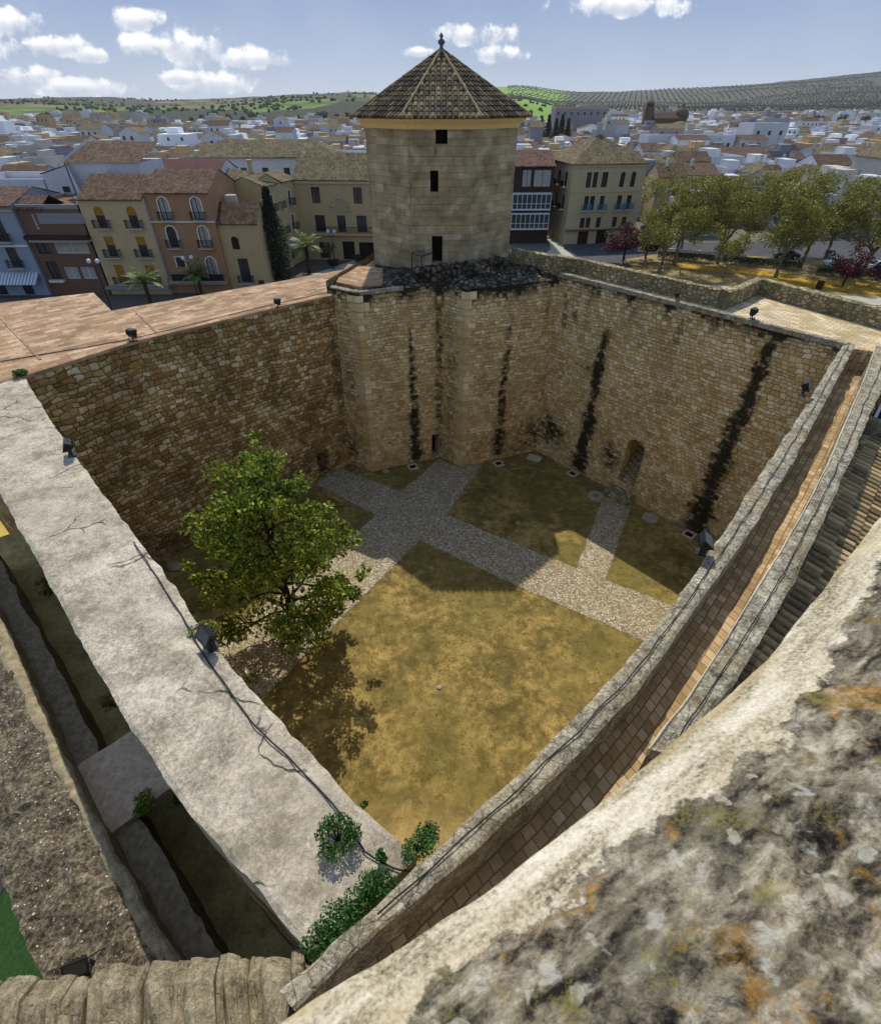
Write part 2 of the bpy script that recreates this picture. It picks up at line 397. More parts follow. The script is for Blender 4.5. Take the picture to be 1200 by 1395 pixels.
def f_concrete(t):
    o = t.obj(); n1 = t.noise(o, 1.2, 6, .7); n2 = t.noise(o, 14, 6, .75, .4); n3 = t.noise(o, 60, 4, .7); nb = t.noise(o, .45, 3, .5)
    k = t.m('ADD', t.m('MULTIPLY', n1, .35), t.m('ADD', t.m('MULTIPLY', n2, .42), t.m('MULTIPLY', n3, .28)))
    c = t.ramp(k, [(.38, lin('#5a5345')), (.455, lin('#8a8170')), (.51, lin('#ada390')), (.60, lin('#d6ccb8'))])
    c = t.mix(t.ramp(nb, [(.45, 0), (.7, .55)]), c, lin('#a59a87'))
    c = t.mix(t.ramp(t.noise(o, 2.7, 6, .7), [(.55, 0), (.75, .4)]), c, lin('#6f7268'))
    c = t.mix(t.ramp(t.noise(t.warp(o, 1.5, .5), 1.0, 7, .75), [(.50, 0), (.62, .6)]), c, lin('#736a58')); c = t.mix(t.ramp(t.noise(o, 38, 4, .75), [(.30, .7), (.40, 0)]), c, lin('#453f33')); c = t.mix(t.ramp(t.noise(o, 6, 5, .7), [(.60, 0), (.70, .5)]), c, lin('#e4dccb')); w_ = t.warp(t.warp(o, .8, .9), 5, .12); d = t.vor(w_, .62, 'DISTANCE_TO_EDGE').outputs['Distance']
    gate = t.ramp(t.noise(o, .8, 2, .5), [(.52, 0), (.58, 1)])
    cr = t.m('MULTIPLY', t.ramp(d, [(.004, 1), (.014, 0)]), gate)
    c = t.mix(t.m('MULTIPLY', cr, .8), c, lin('#3c382f'))
    return dict(col=c, bump=(t.m('SUBTRACT', k, t.m('MULTIPLY', cr, .5)), .9, .05))
M['concrete'] = material('rough_grey_render', f_concrete)
def f_court(t):
    o = t.obj(); o2 = t.warp(o, .5, 1.6)
    a = t.noise(o2, .55, 7, .66, .5); b = t.noise(o, 2.6, 7, .72); c3 = t.noise(o, 14, 5, .7); e = t.noise(o2, .16, 3, .5)
    k = t.m('ADD', t.m('MULTIPLY', a, .55), t.m('MULTIPLY', b, .45))
    c = t.ramp(k, [(.38, lin('#584d2b')), (.455, lin('#706236')), (.505, lin('#877442')), (.555, lin('#a18a50')), (.66, lin('#b59f68'))])
    c = t.mix(t.ramp(e, [(.42, 0), (.62, .75)]), c, lin('#756b38'))
    mot = t.ramp(t.noise(t.warp(o, 2, .5), 1.5, 7, .75), [(.50, 0), (.60, .55)]); c = t.mix(mot, c, lin('#57491f')); spk = t.ramp(c3, [(.3, .5), (.5, 0)])
    c = t.mix(spk, c, lin('#4a3e1c'))
    sp = t.n('ShaderNodeSeparateXYZ', {0: o})
    far = t.ramp(t.m('ADD', sp.outputs[1], t.m('MULTIPLY', b, 3.0)), [(0, 0), (1, 1)])
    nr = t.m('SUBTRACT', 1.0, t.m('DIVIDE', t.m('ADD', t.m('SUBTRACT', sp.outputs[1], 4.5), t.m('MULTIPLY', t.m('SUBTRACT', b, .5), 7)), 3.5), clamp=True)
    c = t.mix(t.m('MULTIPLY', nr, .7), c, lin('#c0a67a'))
    return dict(col=c, bump=(t.m('ADD', b, c3), .5, .04))
M['court'] = material('mossy_sand_ground', f_court)
def f_cobble(t):
    o = t.obj(); v = t.vor(o, 12, 'F1'); d = t.vor(o, 12, 'DISTANCE_TO_EDGE').outputs['Distance']
    r = t.n('ShaderNodeSeparateColor', {0: v.outputs['Color']}).outputs[0]
    n2 = t.noise(o, .9, 5, .6)
    c = t.ramp(r, [(.1, lin('#857a62')), (.35, lin('#a39880')), (.7, lin('#bbb098')), (1, lin('#d8cfba'))])
    c = t.mix(t.ramp(d, [(.02, 1), (.10, 0)]), c, lin('#6a5c3c'))
    c = t.mix(t.ramp(n2, [(.45, 0), (.7, .5)]), c, lin('#8a7a52'))
    return dict(col=c, bump=(d, .8, .03))
M['cobble'] = material('cobble_paving', f_cobble)
def simple(name, a, b=None, sc=3.0, bump=.2, rough=.9, var=.5, **k):
    def fn(t):
        o = t.obj(); n = t.noise(o, sc, 5, .62); n2 = t.noise(o, sc*7, 4, .6)
        q = t.m('ADD', t.m('MULTIPLY', n, .65), t.m('MULTIPLY', n2, .35))
        c = t.ramp(q, [(.35, lin(a)), (.65, lin(b or a))])
        d = dict(col=c, rough=rough, bump=(q, bump, .02)); d.update(k); return d
    return material(name, fn)
M['moat'] = simple('moat_earth', '#93804e', '#d8c684', 1.2, .8)
def f_lwall(t):
    o = t.obj(); b = t.noise(o, 12, 6, .75, .3); a = t.noise(o, 1.6, 4, .6); v = t.vor(t.warp(o, 9, .05), 15, 'F1'); r = t.n('ShaderNodeSeparateColor', {0: v.outputs['Color']}).outputs
    c = t.ramp(t.m('ADD', t.m('MULTIPLY', b, .7), t.m('MULTIPLY', a, .3)), [(.4, lin('#38322a')), (.49, lin('#625a4a')), (.56, lin('#857b67')), (.64, lin('#aba18b'))])
    peb = t.m('MULTIPLY', t.ramp(v.outputs['Distance'], [(.26, 1), (.40, 0)]), t.m('GREATER_THAN', r[0], .72))
    c = t.mix(peb, c, t.ramp(r[1], [(.2, lin('#5a5040')), (.6, lin('#a59a84')), (.95, lin('#e4dfd2'))]))
    return dict(col=c, bump=(t.m('ADD', b, t.m('MULTIPLY', peb, .4)), 1.0, .05))
M['lwall'] = material('gravelly_wall_top', f_lwall)
M['rim'] = simple('lime_render_rim', '#71674f', '#aca081', 6, .8)
M['slab'] = simple('old_concrete_slab', '#a8957c', '#dcc8ac', 7, .6)
M['metal'] = simple('dark_lamp_metal', '#17191b', '#26292c', 8, .1, .5, spec=.3)
M['glass'] = simple('lamp_glass', '#2c3134', '#454c50', 3, .05, .3, spec=.5)
M['cable'] = simple('black_cable', '#1b1a18', '#2a2824', 8, .1, .6)
M['dark'] = simple('dark_interior', '#15110c', '#241d14', 2, .1)
M['wood'] = simple('dark_wood', '#2c1d12', '#4a3120', 5, .2, .6)
M['leaf'] = None
def leafmat(name, cols, rough=.5):
    def fn(t):
        g = t.n('ShaderNodeNewGeometry'); c = t.ramp(g.outputs['Random Per Island'], [(i/(len(cols)-1), lin(c)) for i, c in enumerate(cols)])
        return dict(col=c, rough=rough, spec=.35)
    m = material(name, fn); b = m.node_tree.nodes['Principled BSDF']
    t = NT(m.node_tree); tr = t.n('ShaderNodeBsdfTranslucent'); mx = t.n('ShaderNodeMixShader', {0: .32})
    src = b.inputs['Base Color'].links[0].from_socket
    t.L.new(src, tr.inputs[0]); t.L.new(b.outputs[0], mx.inputs[1]); t.L.new(tr.outputs[0], mx.inputs[2])
    t.L.new(mx.outputs[0], t.N['Material Output'].inputs[0]); return m
M['leaf'] = leafmat('broad_green_leaf', ('#33460f', '#587020', '#80922c', '#bcbc48'))
M['leafshrub'] = leafmat('shrub_leaf', ('#23421a', '#356026', '#4c7a30'))
M['leafyellow'] = leafmat('young_plane_leaf', ('#5f6022', '#7b792c', '#9a9640', '#565c20'))
M['leafred'] = leafmat('purple_leaf', ('#34131b', '#4c1a22', '#5f2428'))
M['leafcyp'] = leafmat('cypress_leaf', ('#141f10', '#1e2c16', '#2a3a1c'))
M['leafdark'] = leafmat('dark_tree_leaf', ('#1a2612', '#26351a', '#354523'))
M['leafpalm'] = leafmat('palm_leaf', ('#46582a', '#66773a', '#8d9a54'))
M['bark'] = simple('pale_bark', '#5c5342', '#8f8670', 6, .6)
M['barkdark'] = simple('dark_bark', '#2f2619', '#4b3f2b', 6, .6)
M['tilegeo'] = None
def f_tilegeo(t):
    u = t.uv(); f = t.n('ShaderNodeVectorMath', {0: u}, operation='FLOOR').outputs[0]
    wn = t.n('ShaderNodeTexWhiteNoise', {'Vector': f}, noise_dimensions='2D').outputs['Value']
    o = t.obj(); n1 = t.noise(o, 5, 5, .65); n2 = t.noise(o, 26, 4, .7)
    k = t.m('ADD', t.m('MULTIPLY', wn, .55), t.m('MULTIPLY', n1, .45))
    c = t.ramp(k, [(.1, lin('#2c2924')), (.4, lin('#494236')), (.62, lin('#675c48')), (.85, lin('#94825f'))])
    c = t.mix(t.ramp(n2, [(.5, 0), (.62, .6)]), c, lin('#2e2b22'))
    return dict(col=c, bump=(n2, .4, .02))
M['tilegeo'] = material('old_barrel_tile', f_tilegeo)
def rooftile(name, cols):
    def fn(t):
        u = t.uv(); sp = t.n('ShaderNodeSeparateXYZ', {0: u})
        s = t.m('SINE', t.m('MULTIPLY', sp.outputs[0], 2*math.pi/.28)); s2 = t.m('ADD', t.m('MULTIPLY', s, .5), .5)
        cell = t.n('ShaderNodeVectorMath', {0: t.n('ShaderNodeMapping', {'Vector': u, 'Scale': (1/.28, 1/.4, 1)}).outputs[0]}, operation='FLOOR').outputs[0]
        wn = t.n('ShaderNodeTexWhiteNoise', {'Vector': cell}, noise_dimensions='2D').outputs['Value']; n1 = t.noise(t.obj(), .6, 5, .65)
        k = t.m('ADD', t.m('MULTIPLY', wn, .4), t.m('MULTIPLY', n1, .6))
        c = t.ramp(k, [(.25, lin(cols[0])), (.5, lin(cols[1])), (.75, lin(cols[2]))])
        return dict(col=c, bump=(s2, 1.0, .09))
    return material(name, fn)
M['roofbrown'] = rooftile('brown_roof_tile', ('#413328', '#594636', '#75604b'))
M['roofgrey'] = rooftile('mossy_roof_tile', ('#4c4430', '#6a5f45', '#85785a'))
M['roofred'] = rooftile('red_roof_tile', ('#48342b', '#5f4639', '#7a5f4f'))
def plaster(name, a, dirt=.25):
    def fn(t):
        o = t.obj(); n = t.noise(o, .5, 5, .65); n2 = t.noise(o, 6, 4, .6)
        c = t.mix(t.ramp(n, [(.45, 0), (.75, dirt)]), lin(a), tuple(x*.45 for x in lin(a)[:3])+(1,))
        c = t.mix(t.ramp(n2, [(.5, 0), (.8, .15)]), c, (.1, .09, .07, 1))
        return dict(col=c, bump=(n2, .15, .02))
    return material(name, fn)
for k, v in dict(white='#c3c5c9', offwhite='#b3afa6', grey='#87868a', cream='#bba57d', orange='#a07c5c', ochre='#b39b72', pink='#9c8a80', yellow='#b8a379', yellowdeep='#e3cb8c', brick='#705543', blue='#8a94a2', stone='#a8997c', corner='#b5a682', hall='#b59f76', redbrown='#3c2824', church='#5f4a3a', whitetrim='#d8d3c8', moss='#6d6a4c').items():
    M[k] = plaster('plaster_'+k, v)
M['pane'] = simple('window_pane', '#1c2126', '#343c44', .4, .05, .15, spec=.6)
M['shutter'] = simple('ochre_shutter', '#8a6420', '#a87d2c', 3, .1)
M['blind'] = simple('pale_roller_blind', '#8f8d86', '#b3b0a8', 3, .1)
M['brownwood'] = simple('brown_joinery', '#2f1a14', '#45271c', 3, .1)
M['iron'] = simple('black_ironwork', '#14161a', '#202328', 5, .1, .5)
M['net'] = simple('blue_netting', '#2f6c92', '#3f86ac', 4, .1)
M['awnred'] = simple('dark_red_awning', '#4a2b2b', '#5e3a38', 1, .1)
M['asphalt'] = simple('asphalt', '#3c3d40', '#55565a', .6, .2)
M['plaza'] = pavers('plaza_paving', 1.2, 1.2, '#6f6a62', '#8a847a', '#9c968a', '#5c574f', .03)
M['litstreet'] = simple('pale_street_paving', '#9a9588', '#b7b2a4', .8, .1)
def f_pale(t):
    o = t.obj(); a = t.noise(o, 3.5, 5, .7); b = t.noise(o, 18, 7, .8, .6); c3 = t.noise(o, 75, 4, .75); d = t.vor(t.warp(o, 6, .15), 5, 'DISTANCE_TO_EDGE').outputs['Distance']
    k = t.m('ADD', t.m('MULTIPLY', a, .35), t.m('ADD', t.m('MULTIPLY', b, .4), t.m('MULTIPLY', c3, .25)))
    c = t.ramp(k, [(.40, lin('#4b4433')), (.46, lin('#857a60')), (.52, lin('#a99c7e')), (.60, lin('#cdc1a3'))])
    cr = t.ramp(d, [(0, 1), (.02, 0)]); c = t.mix(t.m('MULTIPLY', cr, .5), c, lin('#5a5038'))
    return dict(col=c, bump=(t.m('SUBTRACT', k, t.m('MULTIPLY', cr, .12)), 1.0, .09))
M['palestone'] = material('pale_rough_stone', f_pale)
M['sand'] = simple('yellow_sand', '#a98c3e', '#c9ac58', .6, .3)
M['grass'] = simple('lawn_grass', '#5a7a34', '#86a44e', 8, .6)
M['parksoil'] = simple('park_soil', '#7a6a44', '#a08c5c', .5, .3)
M['flower'] = simple('yellow_flowering_cover', '#6b6236', '#d9a81c', 1.1, .4)
M['hedge'] = leafmat('hedge_leaf', ('#1c3010', '#2c4418', '#3f5a22'))
M['carwhite'] = simple('white_car_paint', '#cfd2d4', '#dcdfe1', .5, .0, .25, spec=.6)
M['cardark'] = simple('dark_car_paint', '#22262c', '#2b3038', .5, .0, .25, spec=.6)
M['tyre'] = simple('tyre_rubber', '#111111', '#1c1c1c', 5, .1)
M['globe'] = simple('opal_globe', '#c8cbcf', '#d6d9dc', 2, .0, .2)
M['pinkpath'] = simple('pink_path', '#8f7565', '#a98c7a', 3, .2)
M['millstone'] = simple('millstone', '#8a7c6a', '#b3a48f', 6, .6)

# ------------------------------------------------------------------ outside ground (street level is 2.5 m below the courtyard)
G = -2.5
KS = 1.125
def O(x, y): return (x*KS, y*KS)
def hill_z(s, Y):
    """terrain height for lateral slope s = x/Y at distance Y"""
    z = G
    base = max(0, (Y-650)/550)
    def sm(a, b, v):
        q = min(1, max(0, (v-a)/(b-a))); return q*q*(3-2*q)
    if s < .08:
        h = 42+10*math.sin(s*6+1.0)
        near = 20*sm(690, 1150, Y)*(1+.25*math.sin(s*9+2)) + 6*sm(1300, 2100, Y)
        kn = 16*math.exp(-((s+.17)/.14)**2)*sm(800, 1700, Y)          # rounded green hill left of the tower
        far = (13+6*math.sin(s*4+.7))*sm(2100, 2900, Y)
        L = near+kn+far
    else: L = 0
    if s > -.12:
        near = 8*sm(900, 1300, Y) + 20*math.exp(-((s-.11)/.055)**2)*sm(760, 1000, Y)
        big = 93*math.exp(-((s-.80)/.27)**2)*sm(1250, 3000, Y) + 16*math.exp(-((s-.50)/.2)**2)*sm(1500, 3000, Y)
        far = 52*sm(2000, 3300, Y)*(1+.05*math.sin(s*11))
        Rr = near+big+far
    else: Rr = 0
    f = sm(-.12, .08, s)
    z += L*(1-f)+Rr*f
    x, y = s*Y, Y
    if Y > 900: z += fnoise(x, y, 3, .0016, 4)*min(14, (Y-900)*.02)
    return z
mb = MB(); mb.face([(-400, -300, G), (700, -300, G), (700, 700, G), (-700, 700, G)])
def f_town(t):
    o = t.obj(); n = t.noise(o, .02, 4, .6); n2 = t.noise(o, .5, 4, .6)
    c = t.ramp(t.m('ADD', t.m('MULTIPLY', n, .6), t.m('MULTIPLY', n2, .4)), [(.35, lin('#4a4a48')), (.5, lin('#6b6860')), (.6, lin('#5a5d45'))])
    return dict(col=c)
M['townground'] = material('town_ground', f_town)
structure('ground', mb, M['townground'])
def f_hill(t):
    o = t.obj(); w_ = t.warp(o, .003, 260.0)
    v = t.vor(w_, .0045, 'F1'); r = t.n('ShaderNodeSeparateColor', {0: v.outputs['Color']}).outputs
    big = t.noise(o, .0016, 4, .6); n2 = t.noise(o, .02, 5, .7); n3 = t.noise(o, .12, 4, .7)
    c = t.ramp(r[0], [(0, lin('#26301a')), (.3, lin('#3a4522')), (.36, lin('#5f7a2a')), (.55, lin('#6f8a30')), (.6, lin('#454a2a')), (.85, lin('#7a6a45'))], 'CONSTANT')
    sp = t.n('ShaderNodeSeparateXYZ', {0: o}); s = t.m('DIVIDE', sp.outputs[0], sp.outputs[1])
    olive = t.ramp(n3, [(.38, lin('#232b1c')), (.52, lin('#3f4430')), (.66, lin('#77705a'))])
    side = t.ramp(t.m('ADD', s, t.m('MULTIPLY', t.m('SUBTRACT', n2, .5), .05)), [(.16, 0), (.22, 1)])
    farr = t.ramp(t.m('MULTIPLY', t.m('SUBTRACT', sp.outputs[1], 1900), .002), [(0, 0), (1, .85)])
    c = t.mix(t.ramp(n2, [(.42, .75), (.58, 0)]), c, lin('#262e1b'))
    c = t.mix(farr, c, olive); c = t.mix(side, c, olive)
    gh = t.m('MULTIPLY', t.ramp(t.m('ABSOLUTE', t.m('SUBTRACT', s, .125)), [(.05, 1), (.075, 0)]), t.ramp(t.m('MULTIPLY', sp.outputs[1], .001), [(1.12, 1), (1.3, 0)]))
    c = t.mix(gh, c, lin('#6f9128'))
    return dict(col=c, bump=(n3, .6, 3.0))
M['hills'] = material('hill_fields', f_hill)
mb = MB(); Ys = [690*(1.035**i) for i in range(58)]
mb.grid(lambda i, j: ((-1.5+3.2*i/200)*Ys[j], Ys[j], hill_z(-1.5+3.2*i/200, Ys[j])-(.6 if j == 0 else 0)), 200, 57)
structure('hills', mb, M['hills'], True)

# courtyard floor, moat floor
mb = MB(); mb.prism([(-18, 19), (-6, 31.5), (0, 32.2), (7.5, 33), (18, 21), (1, 1), (-1, 1)], -2.6, 0.0)
structure('courtyard_ground', mb, M['court'])
def path(poly, z=.012, m='cobble', nm='path'):
    mb = MB(); P = []
    for i, p in enumerate(poly):
        q = poly[(i+1) % len(poly)]; L = math.dist(p, q); k = max(1, int(L/.22)); dx, dy = (q[0]-p[0])/L, (q[1]-p[1])/L
        for s in range(k):
            e = fnoise(p[0]+dx*s*.22, p[1]+dy*s*.22, 1, 2.2, 4)*.075 if s else 0
            P.append((p[0]+(q[0]-p[0])*s/k-dy*e, p[1]+(q[1]-p[1])*s/k+dx*e, z))
    mb.face(P); return structure(nm, mb, M[m])
path([(-8.6, 30.2), (-8.2, 28.0), (-4.0, 24.87), (-1.21, 22.51), (3.82, 19.01), (9.66, 15.3), (12.4, 17.1), (5.78, 21.23), (.39, 24.87), (-2.57, 27.27), (-6.9, 30.0)])
path([(3.1, 30.9), (.39, 24.87), (-1.21, 22.51), (-3.35, 19.14), (-6.2, 14.6), (-8.2, 11.2), (-11.8, 14.3), (-9.2, 17.2), (-5.87, 21.5), (-4.0, 24.87), (-2.57, 27.27), (-.2, 31.2), (1.5, 30.1)], .016)
path([(11.0, 27.75), (8.12, 21.5), (7.35, 20.0), (8.8, 19.2), (12.3, 26.2)], .020)

# ------------------------------------------------------------------ castle walls
def gauss(u, c, w_): return math.exp(-((u-c)/w_)**2)
def streaks(lst):
    def fn(u, z):
        v = 0
        for (uc, z0, z1, wd, amp, dr) in lst:
            if z0-.6 < z < z1+.4:
                cc = uc+dr*(z1-z)+fnoise(z, uc, 0, .8, 2)*.12
                ww = wd*(.6+1.1*(z1-z)/max(z1-z0, .1))*(1+.5*fnoise(z, uc, 4, 1.6, 3))
                e = min(1, max(0, (z1+.3-z)/.6))*min(1, max(0, (z-z0+.5)/.6))
                v = max(v, amp*.78*e*gauss(u, cc, max(ww*1.55, .12)))
        return v
    return fn
def stain_shade_more(base, blobs=(), top=None, topamt=.5):
    def fn(u, z):
        v = base(u, z)
        for (uc, zc, ru, rz, a) in blobs: v = max(v, a*math.exp(-((u-uc)/ru)**2-((z-zc)/rz)**2))
        if top: v = max(v, topamt*math.exp(-max(0, top-z)/.5)*(.6+.8*max(0, fnoise(u, 0, 7, .9, 3))), )
        return v
    return fn
def reveal(fnp, h, depth, parent, mat, nm='doorway', steps=0, out=1, back=None):
    """box-shaped recess behind a rectangular hole; fnp(u)->xy, outward = away from the courtyard"""
    a = Vector((*fnp(h[0]), 0)); b = Vector((*fnp(h[1]), 0)); d = (b-a).normalized(); nrm = Vector((-d.y, d.x, 0))*out
    mb = MB(); z0, z1 = h[2], h[3]; up = Vector((0, 0, 1))
    A, B = a+nrm*depth, b+nrm*depth
    for q in ((a, A), (B, b)): mb.face([q[0]+up*z0, q[1]+up*z0, q[1]+up*z1, q[0]+up*z1], 0, [(0, z0), (depth, z0), (depth, z1), (0, z1)])
    mb.face([a+up*z1, A+up*z1, B+up*z1, b+up*z1], 0, [(0, 0), (0, depth), (1, depth), (1, 0)])
    mb.face([A+up*z0, B+up*z0, B+up*z1, A+up*z1], 1)
    mb.face([a+up*z0, b+up*z0, B+up*z0, A+up*z0], 0, [(0, 0), (1, 0), (1, depth), (0, depth)])
    o = obj(nm, mb, [mat, back or M['dark']], parent)
    if steps:
        ms = MB()
        for k in range(steps):
            y0, y1 = depth*k/steps, depth; zt = z0+(z1-z0)*.62*(k+1)/steps
            c = (a+b)/2+nrm*((y0+y1)/2+.04)
            ms.obox((c.x, c.y, (z0+zt)/2), d, (b-a).length/2-.02, (y1-y0)/2-.02, (zt-z0)/2)
        obj('stair', ms, M['stonewall'], parent)
    return o
# --- wall on the left of the courtyard, under the terracotta walk
A_bot = [(-17.6, 18.7), (-16.6, 19.7), (-14.1, 22.4), (-8.6, 28.1), (-6.35, 30.75)]
A_top = [(-17.6, 18.3), (-16.6, 19.35), (-14.1, 23.0), (-8.6, 28.3), (-6.05, 30.45)]
wA = empty('castle_wall', (-12, 24, 0), label='long rubble wall of dark joints topped by a terracotta paved walk, behind the tree', cat='wall')
def loc0(o, root): o.location = -Vector(root.location); return o     # keep world coordinates inside a part
def part(name, mb, mats, root, smooth=False):
    o = obj(name, mb, mats, root, smooth)
    o.matrix_parent_inverse = Matrix.Translation(-Vector(root.location)) if root.rotation_euler.z == 0 else root.matrix_basis.inverted()
    return o
hA = (13.75, 14.65, .05, 2.0)
mb, fa = wallface(A_bot, 0, 11.5, .4, [hA], A_top, stain_shade_more(lambda u, z: 0, [(16.2, 8, .5, 6, .35), (7, 1.0, 8, 1.2, .32)], 11.5, .35), bow=.06)
out = [(-4.6, 38.5), (-6.2, 36.2), (-9.9, 33.2), (-17.2, 27.6), (-19.9, 30.9), (-23.9, 28.9), (-29, 25), (-25, 14.5), (-19.5, 17)]
o_pts = [(p[0], p[1]) for p in out]
for i in range(5):
    a, b = o_pts[i], o_pts[i+1]; L = math.dist(a, b)
    mb.face([(a[0], a[1], G), (b[0], b[1], G), (b[0], b[1], 11.5), (a[0], a[1], 11.5)], 0, [(0, G), (L, G), (L, 11.5), (0, 11.5)])
part('masonry', fin_at(mb), M['rubble'], wA)
reveal_o = reveal(fa, hA, 1.2, wA, M['rubble']); reveal_o.matrix_parent_inverse = Matrix.Translation(-wA.location)
mb = MB(); poly = [(p[0], p[1]) for p in offset(A_top, -.0)]+[(-4.9, 31.0)]+o_pts
mb.prism(poly[:len(poly)], 11.38, 11.52, 0)
rot = R(44); mb.uv = [[(p[0]*math.cos(rot)+p[1]*math.sin(rot), -p[0]*math.sin(rot)+p[1]*math.cos(rot)) for p in u] if u and len(u) > 4 else u for u in mb.uv]
part('terracotta_paving', mb, M['terracotta'], wA)
mb = MB(); L_, _ = resample([(p[0]-.02, p[1]-.02) for p in A_top], 30)
kb = ribbon(offset([(p[0], p[1]) for p in A_top], .05), offset([(p[0], p[1]) for p in A_top], -.32), 11.56, 11.4, .4, 3, .02, .008, 3)
part('coping', kb, M['terracotta'], wA)
# raised paving seam and gutter lines across the walk
for k, (a, b) in enumerate([((-13.2, 24.0), (-16.2, 27.9)), ((-16.9, 21.0), (-23, 27.2))]):
    mb = MB(); d = ((b[0]-a[0]), (b[1]-a[1])); mb.obox(((a[0]+b[0])/2, (a[1]+b[1])/2, 11.535), d, math.hypot(*d)/2, .05, .02)
    part('kerb', mb, M['terracotta'], wA)

# --- bastion faces under the octagonal tower
B_l = [(-6.45, 30.72), (-4.65, 29.65), (0.0, 31.55), (1.45, 30.25), (7.05, 32.4)]
hB = (7.05-.55, 7.05+.15, 0.05, 1.95)
cumB = [0, 2.09, 7.12, 9.07, 15.07]
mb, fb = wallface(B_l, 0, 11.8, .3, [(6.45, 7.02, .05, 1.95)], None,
    stain_shade_more(streaks([(2.09+3.15, 0.3, 9.6, .15, 1.0, 0), (6.98, 2.2, 11.8, .14, .5, -.01), (9.07+2.85, .4, 9.7, .17, .92, 0), (9.07+5.4, 8.4, 11.8, .1, .4, 0)]),
               [(14.8, 1.6, 2.4, 1.5, .42), (.3, 1.5, .7, 1.5, .5), (13.5, .6, 2.5, .8, .3), (.9, 6, .8, 6, .24), (8.1, 6, .75, 7, .26), (7.12, 6, .25, 9, .4), (2.0, 6, .12, 9, .2)], 11.8, 1.15), bow=.04, seed=3)  # full-height blobs paint shade onto side faces and corners; low ones are stains
wB = empty('bastion', (0, 31, 0), label='squared stone bastion with a small dark doorway at its foot, carrying the octagonal tower', cat='wall')
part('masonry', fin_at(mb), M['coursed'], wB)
r_ = reveal(fb, (6.45, 7.02, .05, 1.95), .9, wB, M['coursed']); r_.matrix_parent_inverse = Matrix.Translation(-wB.location)
qm = masonry('quoin_stone', stones=('#b59a66', '#d2bb88', '#e2cd9c', '#f2e3bd'), mortar='#8a7348', gap=.006, wet='#8f7648', wetamt=.4, course=(1.2, 2.4), warp=.05)
for cx, cy, da, db in ((-4.65, 29.65, (-1.8, 1.05), (4.65, 1.9)), (1.45, 30.25, (-1.45, 1.3), (5.6, 2.15))):
    mb = MB(); k = 0; z = .02; qr = random.Random(int(cy*7))
    while z < 11.3:
        h = qr.uniform(.34, .48); la, lb_ = ((.62, .34), (.36, .64))[k % 2]; la += qr.uniform(-.05, .05); lb_ += qr.uniform(-.05, .05)
        A = Vector(da).normalized(); B = Vector(db).normalized(); nA = Vector((A.y, -A.x)); nB = Vector((B.y, -B.x))
        if nA.y > 0: nA = -nA
        if nB.y > 0: nB = -nB
        C0 = Vector((cx, cy)); e = .035+qr.uniform(0, .012); out_ = C0+(nA+nB).normalized()*e/max(.6, (nA+nB).length/2)
        a1 = C0+A*la+nA*e; b1 = C0+B*lb_+nB*e; a2 = C0+A*la-nA*.05; b2 = C0+B*lb_-nB*.05; cin = C0-(nA+nB).normalized()*.05
        mb.prism([tuple(a2), tuple(a1), tuple(out_), tuple(b1), tuple(b2), tuple(cin)], z, z+h-.018); z += h; k += 1
    part('quoins', mb, qm, wB)
# platform top
mb = MB()
def plat(i, j):
    u = i/44; v = j/40; y0 = 29.7
    f = fb(min(15.07, max(0.001, u*15.07))); x, y = f; x2 = -3.9+u*8.6; y2 = 39.5
    xx = x+(x2-x)*v; yy = y+(y2-y)*v
    q = min(1, max(0, (u-.12)*5)); z = 11.82 + .38*min(1, v*5)*q + fnoise(xx, yy, 2, .9, 4)*.14*min(1, v*6+.2)*(.2+.8*q)
    return (xx, yy, z)
mb.grid(plat, 44, 40)
part('rubble_platform', mb, M['darkrubble'], wB)
mb = MB()
for a, b in (((-3.9, 39.5), (4.7, 39.5)), ((-3.9, 39.5), (-6.45, 30.7)), ((4.7, 39.5), (7.05, 32.4))):
    L = math.dist(a, b); mb.face([(a[0], a[1], G), (b[0], b[1], G), (b[0], b[1], 12.2), (a[0], a[1], 12.2)], 0, [(0, 0), (L, 0), (L, 14.7), (0, 14.7)])
part('outer_face', mb, M['stonewall'], wB)
kb = ribbon([(-6.3, 30.7), (-4.6, 29.65), (-2.1, 30.65)], [(-6.1, 31.0), (-4.5, 29.95), (-2.2, 30.95)], 11.9, 11.7, .3, 3, .02, .02, 8)
part('coping', kb, M['cap'], wB)
kb = ribbon([(-6.0, 31.4), (-4.5, 30.4), (-3.3, 30.9), (-3.4, 33)], [(-5.9, 35.6), (-4.7, 35.0), (-3.6, 34.6), (-3.5, 33.2)], 12.0, 11.8, .3, 8, .02, .02, 18)
part('tiled_walk_end', kb, M['terracotta'], wB)
brk = ribbon([(-1.7, 31.55), (0.6, 32.0), (2.4, 32.1), (4.0, 33.7)], [(-1.5, 32.3), (.6, 32.9), (2.0, 33.0), (3.4, 34.3)], lambda u: 12.62+.25*fnoise(u, 3, 1, 1.1, 3), 11.9, .16, 5, .16, .16, 12)
part('broken_wall', brk, M['darkrubble'], wB)
mb = MB()
for p in ((-1.7, 33.2), (-1.1, 32.4), (-.4, 33.4)): mb.tube([(p[0], p[1], 12.1), (p[0], p[1], 13.1)], .03)
mb.tube([(-1.7, 33.2, 13.1), (-1.1, 32.4, 13.1), (-.4, 33.4, 13.1)], .03)
o = obj('handrail', mb, M['iron']); tag(o, 'thin dark handrail beside the door of the octagonal tower', 'handrail')

